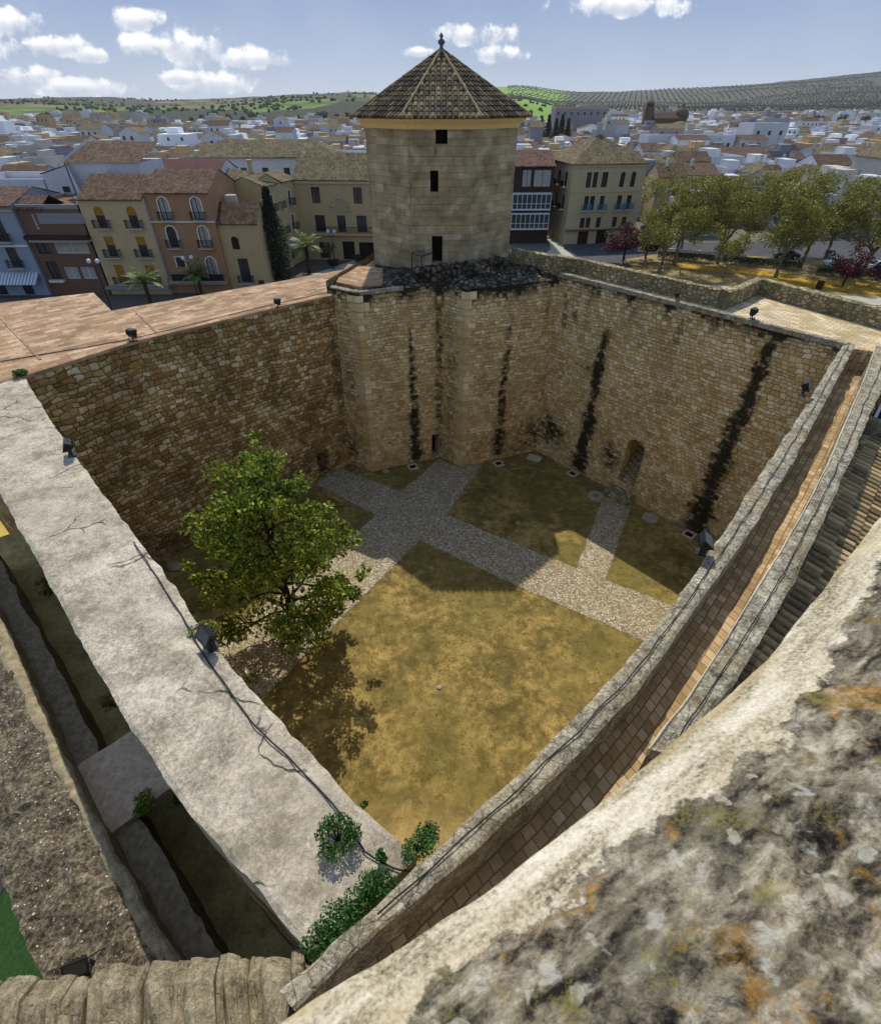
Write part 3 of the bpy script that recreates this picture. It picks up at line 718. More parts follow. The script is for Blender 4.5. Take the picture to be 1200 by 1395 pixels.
# --- wall on the right of the courtyard, with the stair doorway
C_bot = [(7.05, 32.4), (12.6, 27.2), (16.75, 21.35)]
C_bot = [(7.05, 32.4), (12.25, 26.35), (16.85, 21.0)]
hC = (6.75, 7.95, 1.0, 4.15)
mb, fc = wallface(C_bot, 0, 12.2, .22, [hC], None,
    stain_shade_more(streaks([(3.78, .2, 9.9, .24, 1.0, 0.0), (12.2, 0.0, 11.6, .30, 1.05, .0), (.6, 9.2, 11.9, .10, .55, .1), (1.5, 9.8, 11.8, .08, .55, 0), (2.3, 10, 11.9, .1, .4, 0), (7.95, 10.3, 11.9, .12, .5, 0), (5.1, 10.9, 12.2, .1, .5, 0)]),
               [(.9, 2.2, 1.5, 1.4, .55), (5.9, 2.4, .8, 1.4, .5), (2.8, 7.3, 1.4, .16, .4)], 12.2, 1.15), bow=.04, seed=9)
wC = empty('castle_wall', (12, 26, 0), label='sandy stone wall with an arched stair doorway and long black streaks, right of the octagonal tower', cat='wall')
# arch spandrels above the doorway
def archfill(mb, fnp, h, zspring, rise):
    cu = (h[0]+h[1])/2; r = (h[1]-h[0])/2; n = 10
    for k in range(n):
        a0 = h[0]+(h[1]-h[0])*k/n; a1 = h[0]+(h[1]-h[0])*(k+1)/n
        z_ = [zspring+rise*math.sqrt(max(0, 1-((q-cu)/r)**2)) for q in (a0, a1)]
        p0, p1 = fnp(a0), fnp(a1)
        mb.face([(p0[0], p0[1], z_[0]), (p1[0], p1[1], z_[1]), (p1[0], p1[1], h[3]), (p0[0], p0[1], h[3])], 0, [(a0, z_[0]), (a1, z_[1]), (a1, h[3]), (a0, h[3])])
archfill(mb, fc, hC, 3.6, .55)
L = math.dist(C_bot[0], C_bot[2])
ox, oy = 1.05, .95
oc = [(C_bot[0][0]+ox, C_bot[0][1]+oy), (13.9, 27.3), (17.0, 29.0), (22.5, 22.7)]
for a, b in zip(oc, oc[1:]):
    L = math.dist(a, b); mb.face([(a[0], a[1], G), (b[0], b[1], G), (b[0], b[1], 12.15), (a[0], a[1], 12.15)], 0, [(0, 0), (L, 0), (L, 14.6), (0, 14.6)])
part('masonry', fin_at(mb), M['coursed'], wC)
r_ = reveal(fc, hC, 1.5, wC, M['coursed'], steps=7, back=M['stonewall']); r_.matrix_parent_inverse = Matrix.Translation(-wC.location)
for ch in wC.children:
    if ch.name.startswith('stair'): ch.matrix_parent_inverse = Matrix.Translation(-wC.location)
mb = MB()
a = Vector((*fc(6.6), 0)); b = Vector((*fc(8.1), 0)); d = (b-a).normalized(); nn = Vector((d.y, -d.x, 0))
for k, (w0, zt) in enumerate(((.45, .55), (.85, .28))):
    c = (a+b)/2+nn*(w0/2); mb.obox((c.x, c.y, zt/2+.01), d, .78+.05*k, w0/2, zt/2)
part('threshold_step', mb, M['stonewall'], wC)
mb = MB(); top = [C_bot[0], C_bot[1], C_bot[2], (19.4, 18.3), (22.5, 22.7), (17.0, 29.0), (13.9, 27.3), (8.1, 33.35)]
mb.prism(top, 12.02, 12.17)
rot = R(-49); mb.uv = [[(p[0]*math.cos(rot)+p[1]*math.sin(rot), -p[0]*math.sin(rot)+p[1]*math.cos(rot)) for p in u] if u and len(u) > 4 else u for u in mb.uv]
part('walk_paving', mb, M['uppave'], wC)
part('coping', ribbon(offset(C_bot, .06), offset(C_bot, -.22), 12.24, 12.0, .25, 3, .03, .02, 21), M['cap'], wC)
pl = [(3.9, 34.1), (6.3, 32.98), (7.6, 32.45), (13.55, 25.75), (14.15, 26.15)]
pl = [(4.4, 34.9), (6.4, 33.2), (7.9, 32.3), (13.75, 25.6)]
part('parapet', ribbon(pl, offset(pl, -.42), 13.0, 11.9, .25, 4, .05, .04, 31), M['stonewall'], wC)
pl = [(13.72, 25.62), (15.6, 27.1), (16.5, 28.0)]
part('parapet', ribbon(pl, offset(pl, -.42), lambda u: 13.0-.0*u, 11.9, .25, 4, .05, .05, 36), M['stonewall'], wC)
pl = [(16.55, 28.25), (19.2, 22.9), (24, 13.5)]
pl = [(16.45, 28.2), (19.3, 23.1), (22.4, 18.6)]
part('parapet', ribbon(pl, offset(pl, -.5), 12.95, 11.9, .25, 4, .05, .04, 41), M['stonewall'], wC)

# --- wall-walk running down the right side to our tower: two parapets and a sunken paved walk
P1 = [(16.87, 21.2), (14.5, 18.4), (12.3, 15.75), (10.2, 13.3), (8.39, 11.2), (7.16, 9.75), (6.12, 8.55), (5.3, 7.61), (4.24, 6.46), (3.33, 5.52), (2.3, 4.57), (1.19, 3.58), (.1, 2.72), (-.62, 2.12), (-1.8, 1.16)]
P2 = [(17.96, 20.87), (15.8, 18.1), (13.6, 15.45), (10.93, 12.2), (9.03, 10.02), (7.61, 8.45), (6.57, 7.35), (5.57, 6.28), (4.62, 5.28), (4.15, 4.8), (3.61, 4.3), (3.22, 3.93)]
P1o = [(17.15, 20.9), (14.85, 18.15), (12.75, 15.6), (10.75, 13.2), (8.98, 11.1), (7.68, 9.62), (6.41, 8.22), (5.15, 6.88), (4.19, 5.83), (3.4, 5.0), (2.04, 3.8), (.73, 2.76), (-.1, 2.15), (-.9, 1.58), (-1.6, 1.0)]
P2o = [(18.6, 20.6), (16.3, 17.7), (14.12, 15.25), (11.78, 12.5), (9.62, 10.02), (8.29, 8.51), (7.44, 7.54), (6.49, 6.56), (5.55, 5.57), (4.75, 4.81), (4.2, 4.35), (3.77, 3.75)]
wD = empty('castle_wall', (8, 10, 0), label='curving wall walk with paved floor between two lichen-grey parapets, from corner down to the viewer', cat='wall')
part('parapet', ribbon(P1, P1o, 12.2, 11.0, .16, 6, .035, .03, 51), M['cap'], wD)
part('parapet', ribbon(P2, P2o, 12.2, 10.0, .16, 7, .035, .035, 61), M['cap'], wD)
mb = MB()
part('lime_edge', ribbon(offset(P2, .015), offset(P2, -.025), 12.225, 12.0, .2, 2, .012, .012, 66), simple('lime_edge_render', '#a89d84', '#d6ccb4', 9, .5), wD)
mb, _f = wallface(P1, 0, 11.9, .5, bow=.03)
fin_at(mb); part('masonry', mb, M['coursed'], wD)
mb = MB()
sh, _ = resample(P1, 90); 
P2x = [(17.95, 20.7), (15.8, 18.1), (13.6, 15.45), (10.93, 12.2), (7.61, 8.45), (5.57, 6.28), (3.7, 4.3), (3.2, 3.3), (2.2, 1.9), (1.2, .9), (.1, .1), (-.9, -.7)]
P2r, _ = resample(P2x, 90); LL = 30.
def wk(i, j):
    a, b = sh[i], P2r[i]; f = j/8; x, y = a[0]+(b[0]-a[0])*f, a[1]+(b[1]-a[1])*f
    z = 11.30+fnoise(x, y, 5, 1.5, 3)*.015
    if i < 3: z = 12.165
    return (x, y, z)
mb.grid(wk, 90, 8, 0, lambda i, j: (LL*i/90, math.dist(sh[i], P2r[i])*j/8))
part('walk_paving', mb, M['walkpave'], wD)
mb = MB()
o2 = P2o
for a, b in zip(o2, o2[1:]):
    L = math.dist(a, b); mb.face([(a[0], a[1], 0), (b[0], b[1], 0), (b[0], b[1], 10.2), (a[0], a[1], 10.2)], 0, [(a[0], 0), (a[0]+L, 0), (a[0]+L, 10.2), (a[0], 10.2)])
part('outer_face', mb, M['stonewall'], wD)

# --- grey rendered wall on the left
Gi = [(-18.0, 20.8), (-16.6, 19.35), (-13.9, 16.35), (-11.2, 13.4), (-8.9, 11.0), (-6.7, 8.75), (-4.35, 6.2), (-2.5, 4.5), (-1.45, 3.55), (-.35, 2.68)]
Go = [(-21.0, 18.9), (-18.5, 17.2), (-15.2, 14.4), (-12.3, 11.55), (-9.2, 8.45), (-7.5, 6.72), (-5.4, 4.66), (-3.8, 3.25), (-2.5, 2.28), (-1.66, 1.62)]
wE = empty('castle_wall', (-9, 10, 0), label='broad cracked grey rendered wall top running down the left to the viewer', cat='wall')
part('render', ribbon(Gi, Go, 11.5, 10.2, .12, 22, .045, .04, 71), M['concrete'], wE)
mb, _f = wallface([(p[0]+.03, p[1]+.03) for p in Gi][::-1], 0, 10.4, .6); 
o = [(p[0]-.0, p[1]-.0) for p in offset(Go, -.02)]
mb2, _f2 = wallface(o, 1.0, 10.4, .6, mb=mb)
part('masonry', fin_at(mb), M['rubble'], wE)

# --- moat side: earth floor, outer wall, bridge slab, stone strip wall
mb = MB()
mb.grid(lambda i, j: ((lambda s, v: (s[0]+(v[0]-s[0])*j/14, s[1]+(v[1]-s[1])*j/14, 5.4+fnoise(s[0]+(v[0]-s[0])*j/14, s[1]+(v[1]-s[1])*j/14, 3, .8, 4)*.2))(
    ((-18+16.5*i/50), (17.5-16.3*i/50)), ((-22+17.5*i/50), (13.8-13.0*i/50)))), 50, 14)
structure('moat_ground', mb, M['moat'], True)
Wi = [(-17.5, 14.2), (-13.06, 9.93), (-10.6, 7.6), (-8.34, 5.37), (-6.08, 3.4), (-4.4, 1.9), (-3.4, 1.0)]
Wo = [(-20.5, 12.0), (-16.8, 8.9), (-13.2, 6.4), (-8.9, 3.6), (-6.8, 1.9), (-5.6, .9)]
Wo = [(-18.6, 11.4), (-15.6, 8.9), (-12.6, 6.6), (-9.75, 4.4), (-8.73, 3.46), (-6.78, 1.75), (-5.8, .9)]
Wm = [(a[0]*.84+b[0]*.16, a[1]*.84+b[1]*.16) for a, b in zip(Wi, Wo)]
wF = empty('moat_wall', (-10, 6, 0), label='low gravel-topped outer wall with a pale rounded rim, bottom left beyond the dark moat', cat='wall')
part('gravel_top', ribbon(offset(Wm, -.14), Wo, 8.03, -2.4, .13, 14, .12, .13, 81), M['lwall'], wF)
part('render_rim', ribbon([(p[0]+.02, p[1]+.02) for p in Wi], offset(Wm, -.02), 8.03, 3.0, .13, 6, .07, .05, 85, crown=.05), M['rim'], wF)
part('ledge', ribbon(offset(Wi, -.55), offset(Wi, .03), 7.2, 3.0, .16, 5, .08, .07, 88), simple('weathered_ledge', '#6f6450', '#a3967c', 6, .9), wF)
sl_ = ribbon([(-8.86, 5.95), (-7.5, 7.35)], [(-7.32, 4.46), (-5.9, 5.95)], 7.36, 7.2, .12, 12, .03, .03, 91)
o = obj('footbridge', sl_, M['slab']); tag(o, 'weathered pale concrete slab bridging the dark moat beside the grey wall', 'footbridge')
# masonry strip running left from the foot of our tower, stones laid across it
wG = empty('stone_wall', (-4, 0, 0), label='rough wall top of long pale stones laid side by side, along the bottom left edge', cat='wall')
x = -8.2; k = 0; rr = random.Random(4); mbm = MB()
while x < -1.35:
    w_ = rr.choice([.1, .14, .18, .24, .3, .36]); y1 = 1.42+.20*(x+5.7)/3.8*.9+rr.uniform(-.05, .05)+(.08 if x > -4.5 else 0); sh_ = -.55
    zt = 11.5+rr.uniform(-.06, .05); n = 12; m_ = 5
    base = len(mbm.v)
    def stf(i, j, x=x, w_=w_, y1=y1, zt=zt, k=k):
        f = j/(m_+2); y = y1-3.2*i/n
        xx = x+w_*(max(0, min(1, (j-1)/m_)))+(y1-y)*.42*1.0
        e = 0 if 1 < j < m_+1 else -.05
        if j == 0 or j == m_+2: e = -.35
        if i == 0: e -= .30; y += .01
        return (xx+fnoise(y, k, 0, 2.2, 3)*.035, y+fnoise(xx, k, 3, 3, 2)*.03, zt+e+fnoise(xx, y, k, 4.5, 5)*.09)
    mbm.grid(stf, n, m_+2, 0, lambda i, j, k=k, w_=w_: (k*1.7+w_*j/m_, 3.2*i/n))
    x += w_*.97; k += 1
part('coping_stones', mbm, M['palestone'], wG)
mb, _ = wallface([(-8.4, 1.05), (-1.5, 1.45)], 0, 11.3, .5); mb.face([(-8.4, 1.0, 11.15), (-1.5, 1.4, 11.15), (0, -3.2, 11.15), (-8.4, -3.2, 11.15)], 0, [(0, 0), (7, 0), (7, 4), (0, 4)])
part('masonry', fin_at(mb), M['stonewall'], wG)

# ------------------------------------------------------------------ barrel tiles
def tile_facet(mb, e0, e1, top, vmax, p=.27, row=.42, hgt=.075, seed=0):
    """rows of barrel tiles between eave e0-e1 rising towards point `top` (any point upslope); vmax(u01)-> slope length"""
    e0, e1, top = Vector(e0), Vector(e1), Vector(top); U = (e1-e0); Lu = U.length; U.normalize()
    V = top-e0; V -= U*V.dot(U); V.normalize(); Nn = U.cross(V)
    if Nn.z < 0: Nn = -Nn
    nc = max(1, round(Lu/p)); p = Lu/nc; rr = random.Random(seed)
    # channel layer
    k = 24
    for i in range(k):
        a, b = i/k, (i+1)/k; va, vb = vmax(a), vmax(b)
        mb.face([e0+U*Lu*a, e0+U*Lu*b, e0+U*Lu*b+V*vb, e0+U*Lu*a+V*va], 0, [(nc*a, 0), (nc*b, 0), (nc*b, vb/row), (nc*a, va/row)])
    for c in range(nc):
        uc = (c+.5)*p; vm = vmax(uc/Lu); r = 0
        while r*row < vm-.05:
            v0 = r*row-.03; v1 = min((r+1)*row+.03, vm); jx = rr.uniform(-.012, .012); lift = rr.uniform(0, .012)
            prof = [(-.36, 0), (-.27, .72), (0, 1.0), (.27, .72), (.36, 0)]
            lo = [e0+U*(uc+jx+q[0]*p*1.05)+V*v0+Nn*(q[1]*hgt+.028+lift) for q in prof]
            hi = [e0+U*(uc+jx*.5+q[0]*p*.88)+V*v1+Nn*(q[1]*hgt*.85+lift*.5) for q in prof]
            uvq = [(c+.5, r+.5)]*4
            for q in range(4): mb.face([lo[q], lo[q+1], hi[q+1], hi[q]], 0, uvq)
            mb.face([lo[0]-Nn*.03, lo[1], lo[2], lo[3], lo[4]-Nn*.03], 0, [(c+.5, r+.5)]*5)
            r += 1

# ------------------------------------------------------------------ octagonal tower
TC = (0.05, 38.1)
def octa(ap, c=TC):
    Rr = ap/math.cos(R(22.5)); return [(c[0]+Rr*math.cos(R(-112.5+45*k)), c[1]+Rr*math.sin(R(-112.5+45*k))) for k in range(8)]
wT = empty('octagonal_tower', (TC[0], TC[1], 12), label='octagonal ashlar tower with ochre cornice and pointed barrel tile roof above the courtyard', cat='tower')
o8 = octa(4.33); s8 = math.dist(o8[0], o8[1]); m8 = s8/2
holes = [(m8-.32, m8+.32, 18.3, 18.93), (m8-.62, m8-.17, 16.1, 17.12), (m8-.56, m8+.06, 12.45, 13.9)]
mb, ft = wallface(o8+[o8[0]], 11.7, 19.05, .35, holes, None, stain_shade_more(lambda u, z: 0, [(m8-1.2, 12.9, .7, .5, .3), (m8-.3, 18.0, .15, .3, .3)]+[(k*s8, 15.5, .10, 6, .22) for k in range(9)]+[(s8*1.5, 15, s8*.5, 9, .05), (s8*7.4, 13.5, s8*.5, 2, .09)]), bow=.015, seed=33)  # corner lines and face-wide blobs paint facet shade; the first two are stains
M['towerstone'] = masonry('tower_ashlar', stones=('#a29270', '#ae9f7e', '#b8aa89', '#c6ba9c'), mortar='#a0906e', gap=.004, wet='#6f6346', wetamt=.8, course=(1.5, 2.7), patch=.75, warp=.03)
part('wall', fin_at(mb), M['towerstone'], wT)
for h, nm in zip(holes, ('window', 'window', 'doorway')):
    r_ = reveal(ft, h, .6, wT, M['towerstone'], nm, out=1); r_.matrix_parent_inverse = Matrix.Translation(-wT.location)
mb = MB(); prof = [(4.36, 18.94), (4.40, 18.98), (4.43, 19.05), (4.52, 19.16), (4.68, 19.27), (4.74, 19.34), (4.74, 19.38)]
rings = [octa(a) for a, z in prof]
for i in range(len(prof)-1):
    for k in range(8):
        a, b = rings[i][k], rings[i][(k+1) % 8]; c_, d_ = rings[i+1][(k+1) % 8], rings[i+1][k]
        mb.face([(a[0], a[1], prof[i][1]), (b[0], b[1], prof[i][1]), (c_[0], c_[1], prof[i+1][1]), (d_[0], d_[1], prof[i+1][1])])
part('cornice', mb, M['yellowdeep'], wT)
mb = MB(); re = octa(5.0); apx = (TC[0], TC[1], 22.3); re_s = math.dist(re[0], re[1])
slant = math.hypot(5.0, 22.3-19.42)
for k in range(8):
    a, b = re[k], re[(k+1) % 8]
    tile_facet(mb, (a[0], a[1], 19.42), (b[0], b[1], 19.42), apx, lambda u: slant*max(0, 1-abs(u-.5)*2), .30, .42, .12, k)
    mb.face([(a[0], a[1], 19.41), (b[0], b[1], 19.41), (rings[-1][(k+1) % 8][0], rings[-1][(k+1) % 8][1], 19.385), (rings[-1][k][0], rings[-1][k][1], 19.385)], 0, [(k+.3, .3)]*4)
rf = part('roof', mb, M['tilegeo'], wT)
for k in range(8):
    a = re[k]; mb = MB(); P = []
    for i in range(19):
        f = i/18; P.append((a[0]+(apx[0]-a[0])*f, a[1]+(apx[1]-a[1])*f, 19.47+(22.35-19.47)*f+(.018 if i % 2 else 0)))
    mb.tube(P, .085, 6); part('hip_ridge', mb, simple('hip_mortar_tile', '#6e6146', '#a08f6b', 6, .4) if k == 0 else bpy.data.materials['hip_mortar_tile'], wT)
mb = MB(); mb.lathe([(.26, 0), (.22, .12), (.10, .2), (.09, .32), (.17, .38), (.2, .48), (.12, .55), (.05, .60), (.10, .66), (.11, .72), (.05, .78), (.02, .84)], (TC[0], TC[1], 22.2), 12)
part('finial', mb, simple('finial_stone', '#4b4a42', '#77746a', 6, .3), wT, True)

# ------------------------------------------------------------------ our own tower: parapet top and faces
wK = empty('keep', (1.5, -3, 0), label='lichen-covered rendered parapet of the tower underfoot, filling the bottom right corner', cat='tower')
D1 = Vector((.8229, .5681)); N1 = Vector((.5681, -.8229)); Q0 = Vector((-.205, .108))
t0, t1 = -1.15, 3.7
mb = MB(); nt, nw = 560, 230; wvals = []
EDG = [(-1.2, -.03), (-.4, -.025), (.017, -.015), (.18, .010), (.327, .027), (.5, .037), (.717, .043), (.95, .048), (1.128, .045), (1.389, .020), (1.6, -.004), (1.911, -.034), (2.6, -.10), (3.7, -.15)]
LIB = [(-1.2, .07), (.165, .087), (.223, .091), (.361, .101), (.414, .113), (.508, .118), (.613, .141), (.885, .168), (.962, .164), (1.418, .102), (2.2, .04), (3.7, .0)]
def interp(T, x):
    for a, b in zip(T, T[1:]):
        if x <= b[0]: f = max(0, (x-a[0])/(b[0]-a[0])); f = f*f*(3-2*f)*.4+f*.6; return a[1]+(b[1]-a[1])*f
    return T[-1][1]
def kp(i, j):
    tt = t0+(t1-t0)*i/nt
    if j == 0: w_, zz = .035, 17.9
    elif j == 1: w_, zz = .012, 18.88
    elif j == 2: w_, zz = .001, 18.96
    else:
        f = (j-3)/(nw-3); w_ = .9*f**1.35; 
        if w_ < .12: zz = 19.0+.10*w_/.12
        elif w_ < .5: q = (w_-.12)/.38; zz = 19.10+.25*q*(1.25-.25*q)
        else: zz = 19.35
    p = Q0+D1*tt+N1*w_
    e = -interp(EDG, tt) + fnoise(tt, 2, 0, 5, 4)*.004
    rough = .004 if w_ < .11 else min(.03, .004+(w_-.11)*.18)
    n1 = noise.fractal(Vector((p.x*9, p.y*9, 1)), .75, 2.1, 5); n2 = noise.fractal(Vector((p.x*38, p.y*38, 4)), .8, 2.1, 3)
    wvals.append(w_+n1*.018+n2*.006-(interp(LIB, tt)-interp(EDG, tt))+.118)
    if j > 2: zz += n1*rough+n2*rough*.28+fnoise(tt, w_, 9, .8, 2)*.012*(1 if w_ > .05 else .4)
    p = p-N1*e*max(0, 1-max(0, w_-.15)/.35)
    return (p.x, p.y, zz)
mb.grid(kp, nt, nw); mb.at['wv'] = wvals
def f_lichen(t):
    o = t.obj(); wv = t.attr('wv')
    o2 = t.n('ShaderNodeMapping', {'Vector': o, 'Rotation': (0, 0, R(-34.6))}).outputs[0]
    st = t.n('ShaderNodeMapping', {'Vector': o2, 'Scale': (.22, 1, 1)}).outputs[0]; st2 = t.n('ShaderNodeMapping', {'Vector': o2, 'Scale': (.5, 1, 1)}).outputs[0]
    a = t.noise(o, 9, 6, .68); b = t.noise(o, 34, 6, .72, .3); c3 = t.noise(o, 120, 4, .7); d = t.noise(o, 4.2, 4, .6)
    pl = t.ramp(t.m('ADD', t.m('MULTIPLY', t.noise(st, 11, 5, .7), .6), t.m('MULTIPLY', c3, .4)), [(.38, lin('#5f5643')), (.455, lin('#9d937a')), (.51, lin('#bdb49c')), (.60, lin('#dbd3bf'))])
    pl = t.mix(t.ramp(t.noise(st, 6, 4, .6), [(.5, 0), (.68, .5)]), pl, lin('#b9a67f'))
    ew = t.ramp(wv, [(.012, 1), (.034, 0)]); pl = t.mix(t.m('MULTIPLY', ew, .6), pl, lin('#a8925f')); pl = t.mix(t.ramp(t.m('ADD', t.m('MULTIPLY', t.noise(st, 24, 6, .75), .7), t.m('MULTIPLY', a, .3)), [(.35, .85), (.42, 0)]), pl, lin('#4d4536'))
    hv = t.vor(t.warp(st, 14, .08), 11, 'F1'); hole = t.m('MULTIPLY', t.ramp(hv.outputs['Distance'], [(.15, 1), (.22, 0)]), t.m('GREATER_THAN', t.n('ShaderNodeSeparateColor', {0: hv.outputs['Color']}).outputs[0], .60))
    pl = t.mix(t.m('MULTIPLY', hole, .85), pl, lin('#4a4131'))
    k = t.m('ADD', t.m('MULTIPLY', t.noise(t.warp(st2, 12, .06), 21, 5, .65), .55), t.m('ADD', t.m('MULTIPLY', b, .27), t.m('ADD', t.m('MULTIPLY', c3, .10), t.m('MULTIPLY', t.noise(o, 300, 3, .7), .08))))
    li = t.ramp(k, [(.41, lin('#1f1d19')), (.455, lin('#4a443a')), (.495, lin('#746c5b')), (.54, lin('#968d79')), (.61, lin('#c6beab'))])
    li = t.mix(t.ramp(t.m('ADD', t.m('MULTIPLY', d, .6), t.m('MULTIPLY', b, .4)), [(.53, 0), (.60, .6)]), li, lin('#302d26'))
    v1 = t.vor(t.warp(t.warp(o, 22, .06), 70, .02), 34, 'F1'); r1 = t.n('ShaderNodeSeparateColor', {0: v1.outputs['Color']}).outputs
    spot = t.m('MULTIPLY', t.ramp(t.m('ADD', v1.outputs['Distance'], t.m('MULTIPLY', t.m('SUBTRACT', c3, .5), .5)), [(.24, 1), (.44, 0)]), t.m('GREATER_THAN', r1[0], .82))
    li = t.mix(t.m('MULTIPLY', spot, .7), li, lin('#b9b6aa'))
    og = t.ramp(t.m('ADD', t.m('MULTIPLY', t.noise(t.warp(o, 5, .2), 6.5, 5, .62), .7), t.m('MULTIPLY', t.noise(o, 40, 4, .7), .3)), [(.555, 0), (.60, 1)])
    li = t.mix(t.m('MULTIPLY', og, .7), li, t.ramp(b, [(.4, lin('#6f5624')), (.55, lin('#a9803c')), (.68, lin('#cba566'))]))
    ye = t.ramp(t.m('ADD', t.m('MULTIPLY', t.noise(o, 10, 4, .6), .6), t.m('MULTIPLY', c3, .4)), [(.555, 0), (.61, 1)])
    li = t.mix(t.m('MULTIPLY', ye, .6), li, lin('#817a3a'))
    mk = t.ramp(t.m('ADD', wv, t.m('ADD', t.m('MULTIPLY', t.m('SUBTRACT', a, .5), .16), t.m('MULTIPLY', t.m('SUBTRACT', b, .5), .06))), [(.112, 0), (.124, 1)])
    c = t.mix(mk, pl, li)
    h = t.m('ADD', t.m('MULTIPLY', b, t.m('ADD', .45, mk)), t.m('SUBTRACT', t.m('MULTIPLY', c3, .4), t.m('MULTIPLY', hole, .8)))
    return dict(col=c, bump=(h, .9, .012))
M['lichen'] = material('lichen_parapet', f_lichen)
part('parapet', mb, M['lichen'], wK, True)
p0 = Q0+D1*t0+N1*.03; p1 = Q0+D1*t1+N1*.03; ctr = (p0+p1)/2+N1*((p1-p0).length/2*2.414)
Rk = (p0-ctr).length; a0 = math.atan2(p0.y-ctr.y, p0.x-ctr.x); oct_ = [(ctr.x+Rk*math.cos(a0+k*math.pi/4), ctr.y+Rk*math.sin(a0+k*math.pi/4)) for k in range(8)]
kb = MB(); kb.prism(oct_, 3.0-5.5, 18.05); part('wall', kb, M['stonewall'], wK)
for k in range(8):
    a, b = Vector(oct_[k]), Vector(oct_[(k+1) % 8]); mid = (a+b)/2
    if (mid-(p0+p1)/2).length < .2: continue
    inn = (ctr-mid).normalized(); kb = MB(); c_ = mid+inn*.45
    kb.obox((c_.x, c_.y, 18.6), b-a, (b-a).length/2-.1, .42, .6); part('parapet', kb, M['cap'], wK)

# ------------------------------------------------------------------ lower tiled building beside the wall walk
wH = empty('tiled_building', (12, 8, 0), label='low building with a sunlit ribbed barrel tile roof under the right wall walk', cat='building')
a = Vector((15.0, 16.0, 10.9)); b = Vector((2.9, 2.6, 10.9)); d = (b-a).normalized(); nn = Vector((-d.y, d.x, 0)); Lr = (b-a).length
if nn.x < 0: nn = -nn
mb = MB(); slope = 7.0; e0 = a+nn*slope-Vector((0, 0, 1.9)); e1 = b+nn*slope-Vector((0, 0, 1.9))
tile_facet(mb, e0, e1, a, lambda u: math.hypot(slope, 1.9), .27, .42, .085, 3)
M['tilelow'] = material('sunlit_barrel_tile', lambda t: (lambda f: dict(col=t.ramp(t.m('ADD', t.m('MULTIPLY', f, .5), t.m('MULTIPLY', t.noise(t.obj(), 7, 5, .65), .5)), [(.2, lin('#5d503a')), (.5, lin('#978360')), (.8, lin('#c4ac7e'))]), bump=(t.noise(t.obj(), 30, 3, .6), .3, .01)))(t.n('ShaderNodeTexWhiteNoise', {'Vector': t.n('ShaderNodeVectorMath', {0: t.uv()}, operation='FLOOR').outputs[0]}, noise_dimensions='2D').outputs['Value']))
part('roof', mb, M['tilelow'], wH)
mb = MB()
for q0, q1 in ((e0, e1), (a, e0), (b, e1)):
    L = (q1-q0).length; mb.face([(q0.x, q0.y, G), (q1.x, q1.y, G), (q1.x, q1.y, q1.z-.03), (q0.x, q0.y, q0.z-.03)], 0, [(0, 0), (L, 0), (L, 13), (0, 13)])
part('wall', mb, M['offwhite'], wH)
mb = MB(); c0 = a-d*.25
mb.obox((c0.x+nn.x*3.3, c0.y+nn.y*3.3, 10.45), nn, 3.5, .14, .9); part('gable_coping', mb, M['cap'], wH)
# dark pergola-like terrace beyond that gable
wP = empty('pergola', (17, 18, 0), label='dark slatted pergola terrace at the right edge beyond the ribbed tile roof', cat='pergola')
mb = MB(); base = a-d*.5
for k in range(9):
    c = base-d*(.25+k*.33)+nn*2.0; mb.obox((c.x, c.y, 10.6), nn, 1.9, .06, .07)
part('slats', mb, M['iron'], wP)
mb = MB(); c = base-d*1.7+nn*2.1; mb.obox((c.x, c.y, 9.3), nn, 2.1, 1.9, .06); part('deck', mb, M['slab'], wP)
for s, q in ((.1, .2), (3.8, .2), (.1, 3.0), (3.8, 3.0)):
    mb = MB(); c = base-d*q+nn*s; mb.obox((c.x, c.y, 6.5), nn, .08, .08, 4.05); part('post', mb, M['iron'], wP)
mb = MB()
for s in (.1, 3.9):
    c = base-d*1.6+nn*s; mb.obox((c.x, c.y, 10.78), d, 1.6, .05, .06)
part('rail', mb, M['globe'], wP)

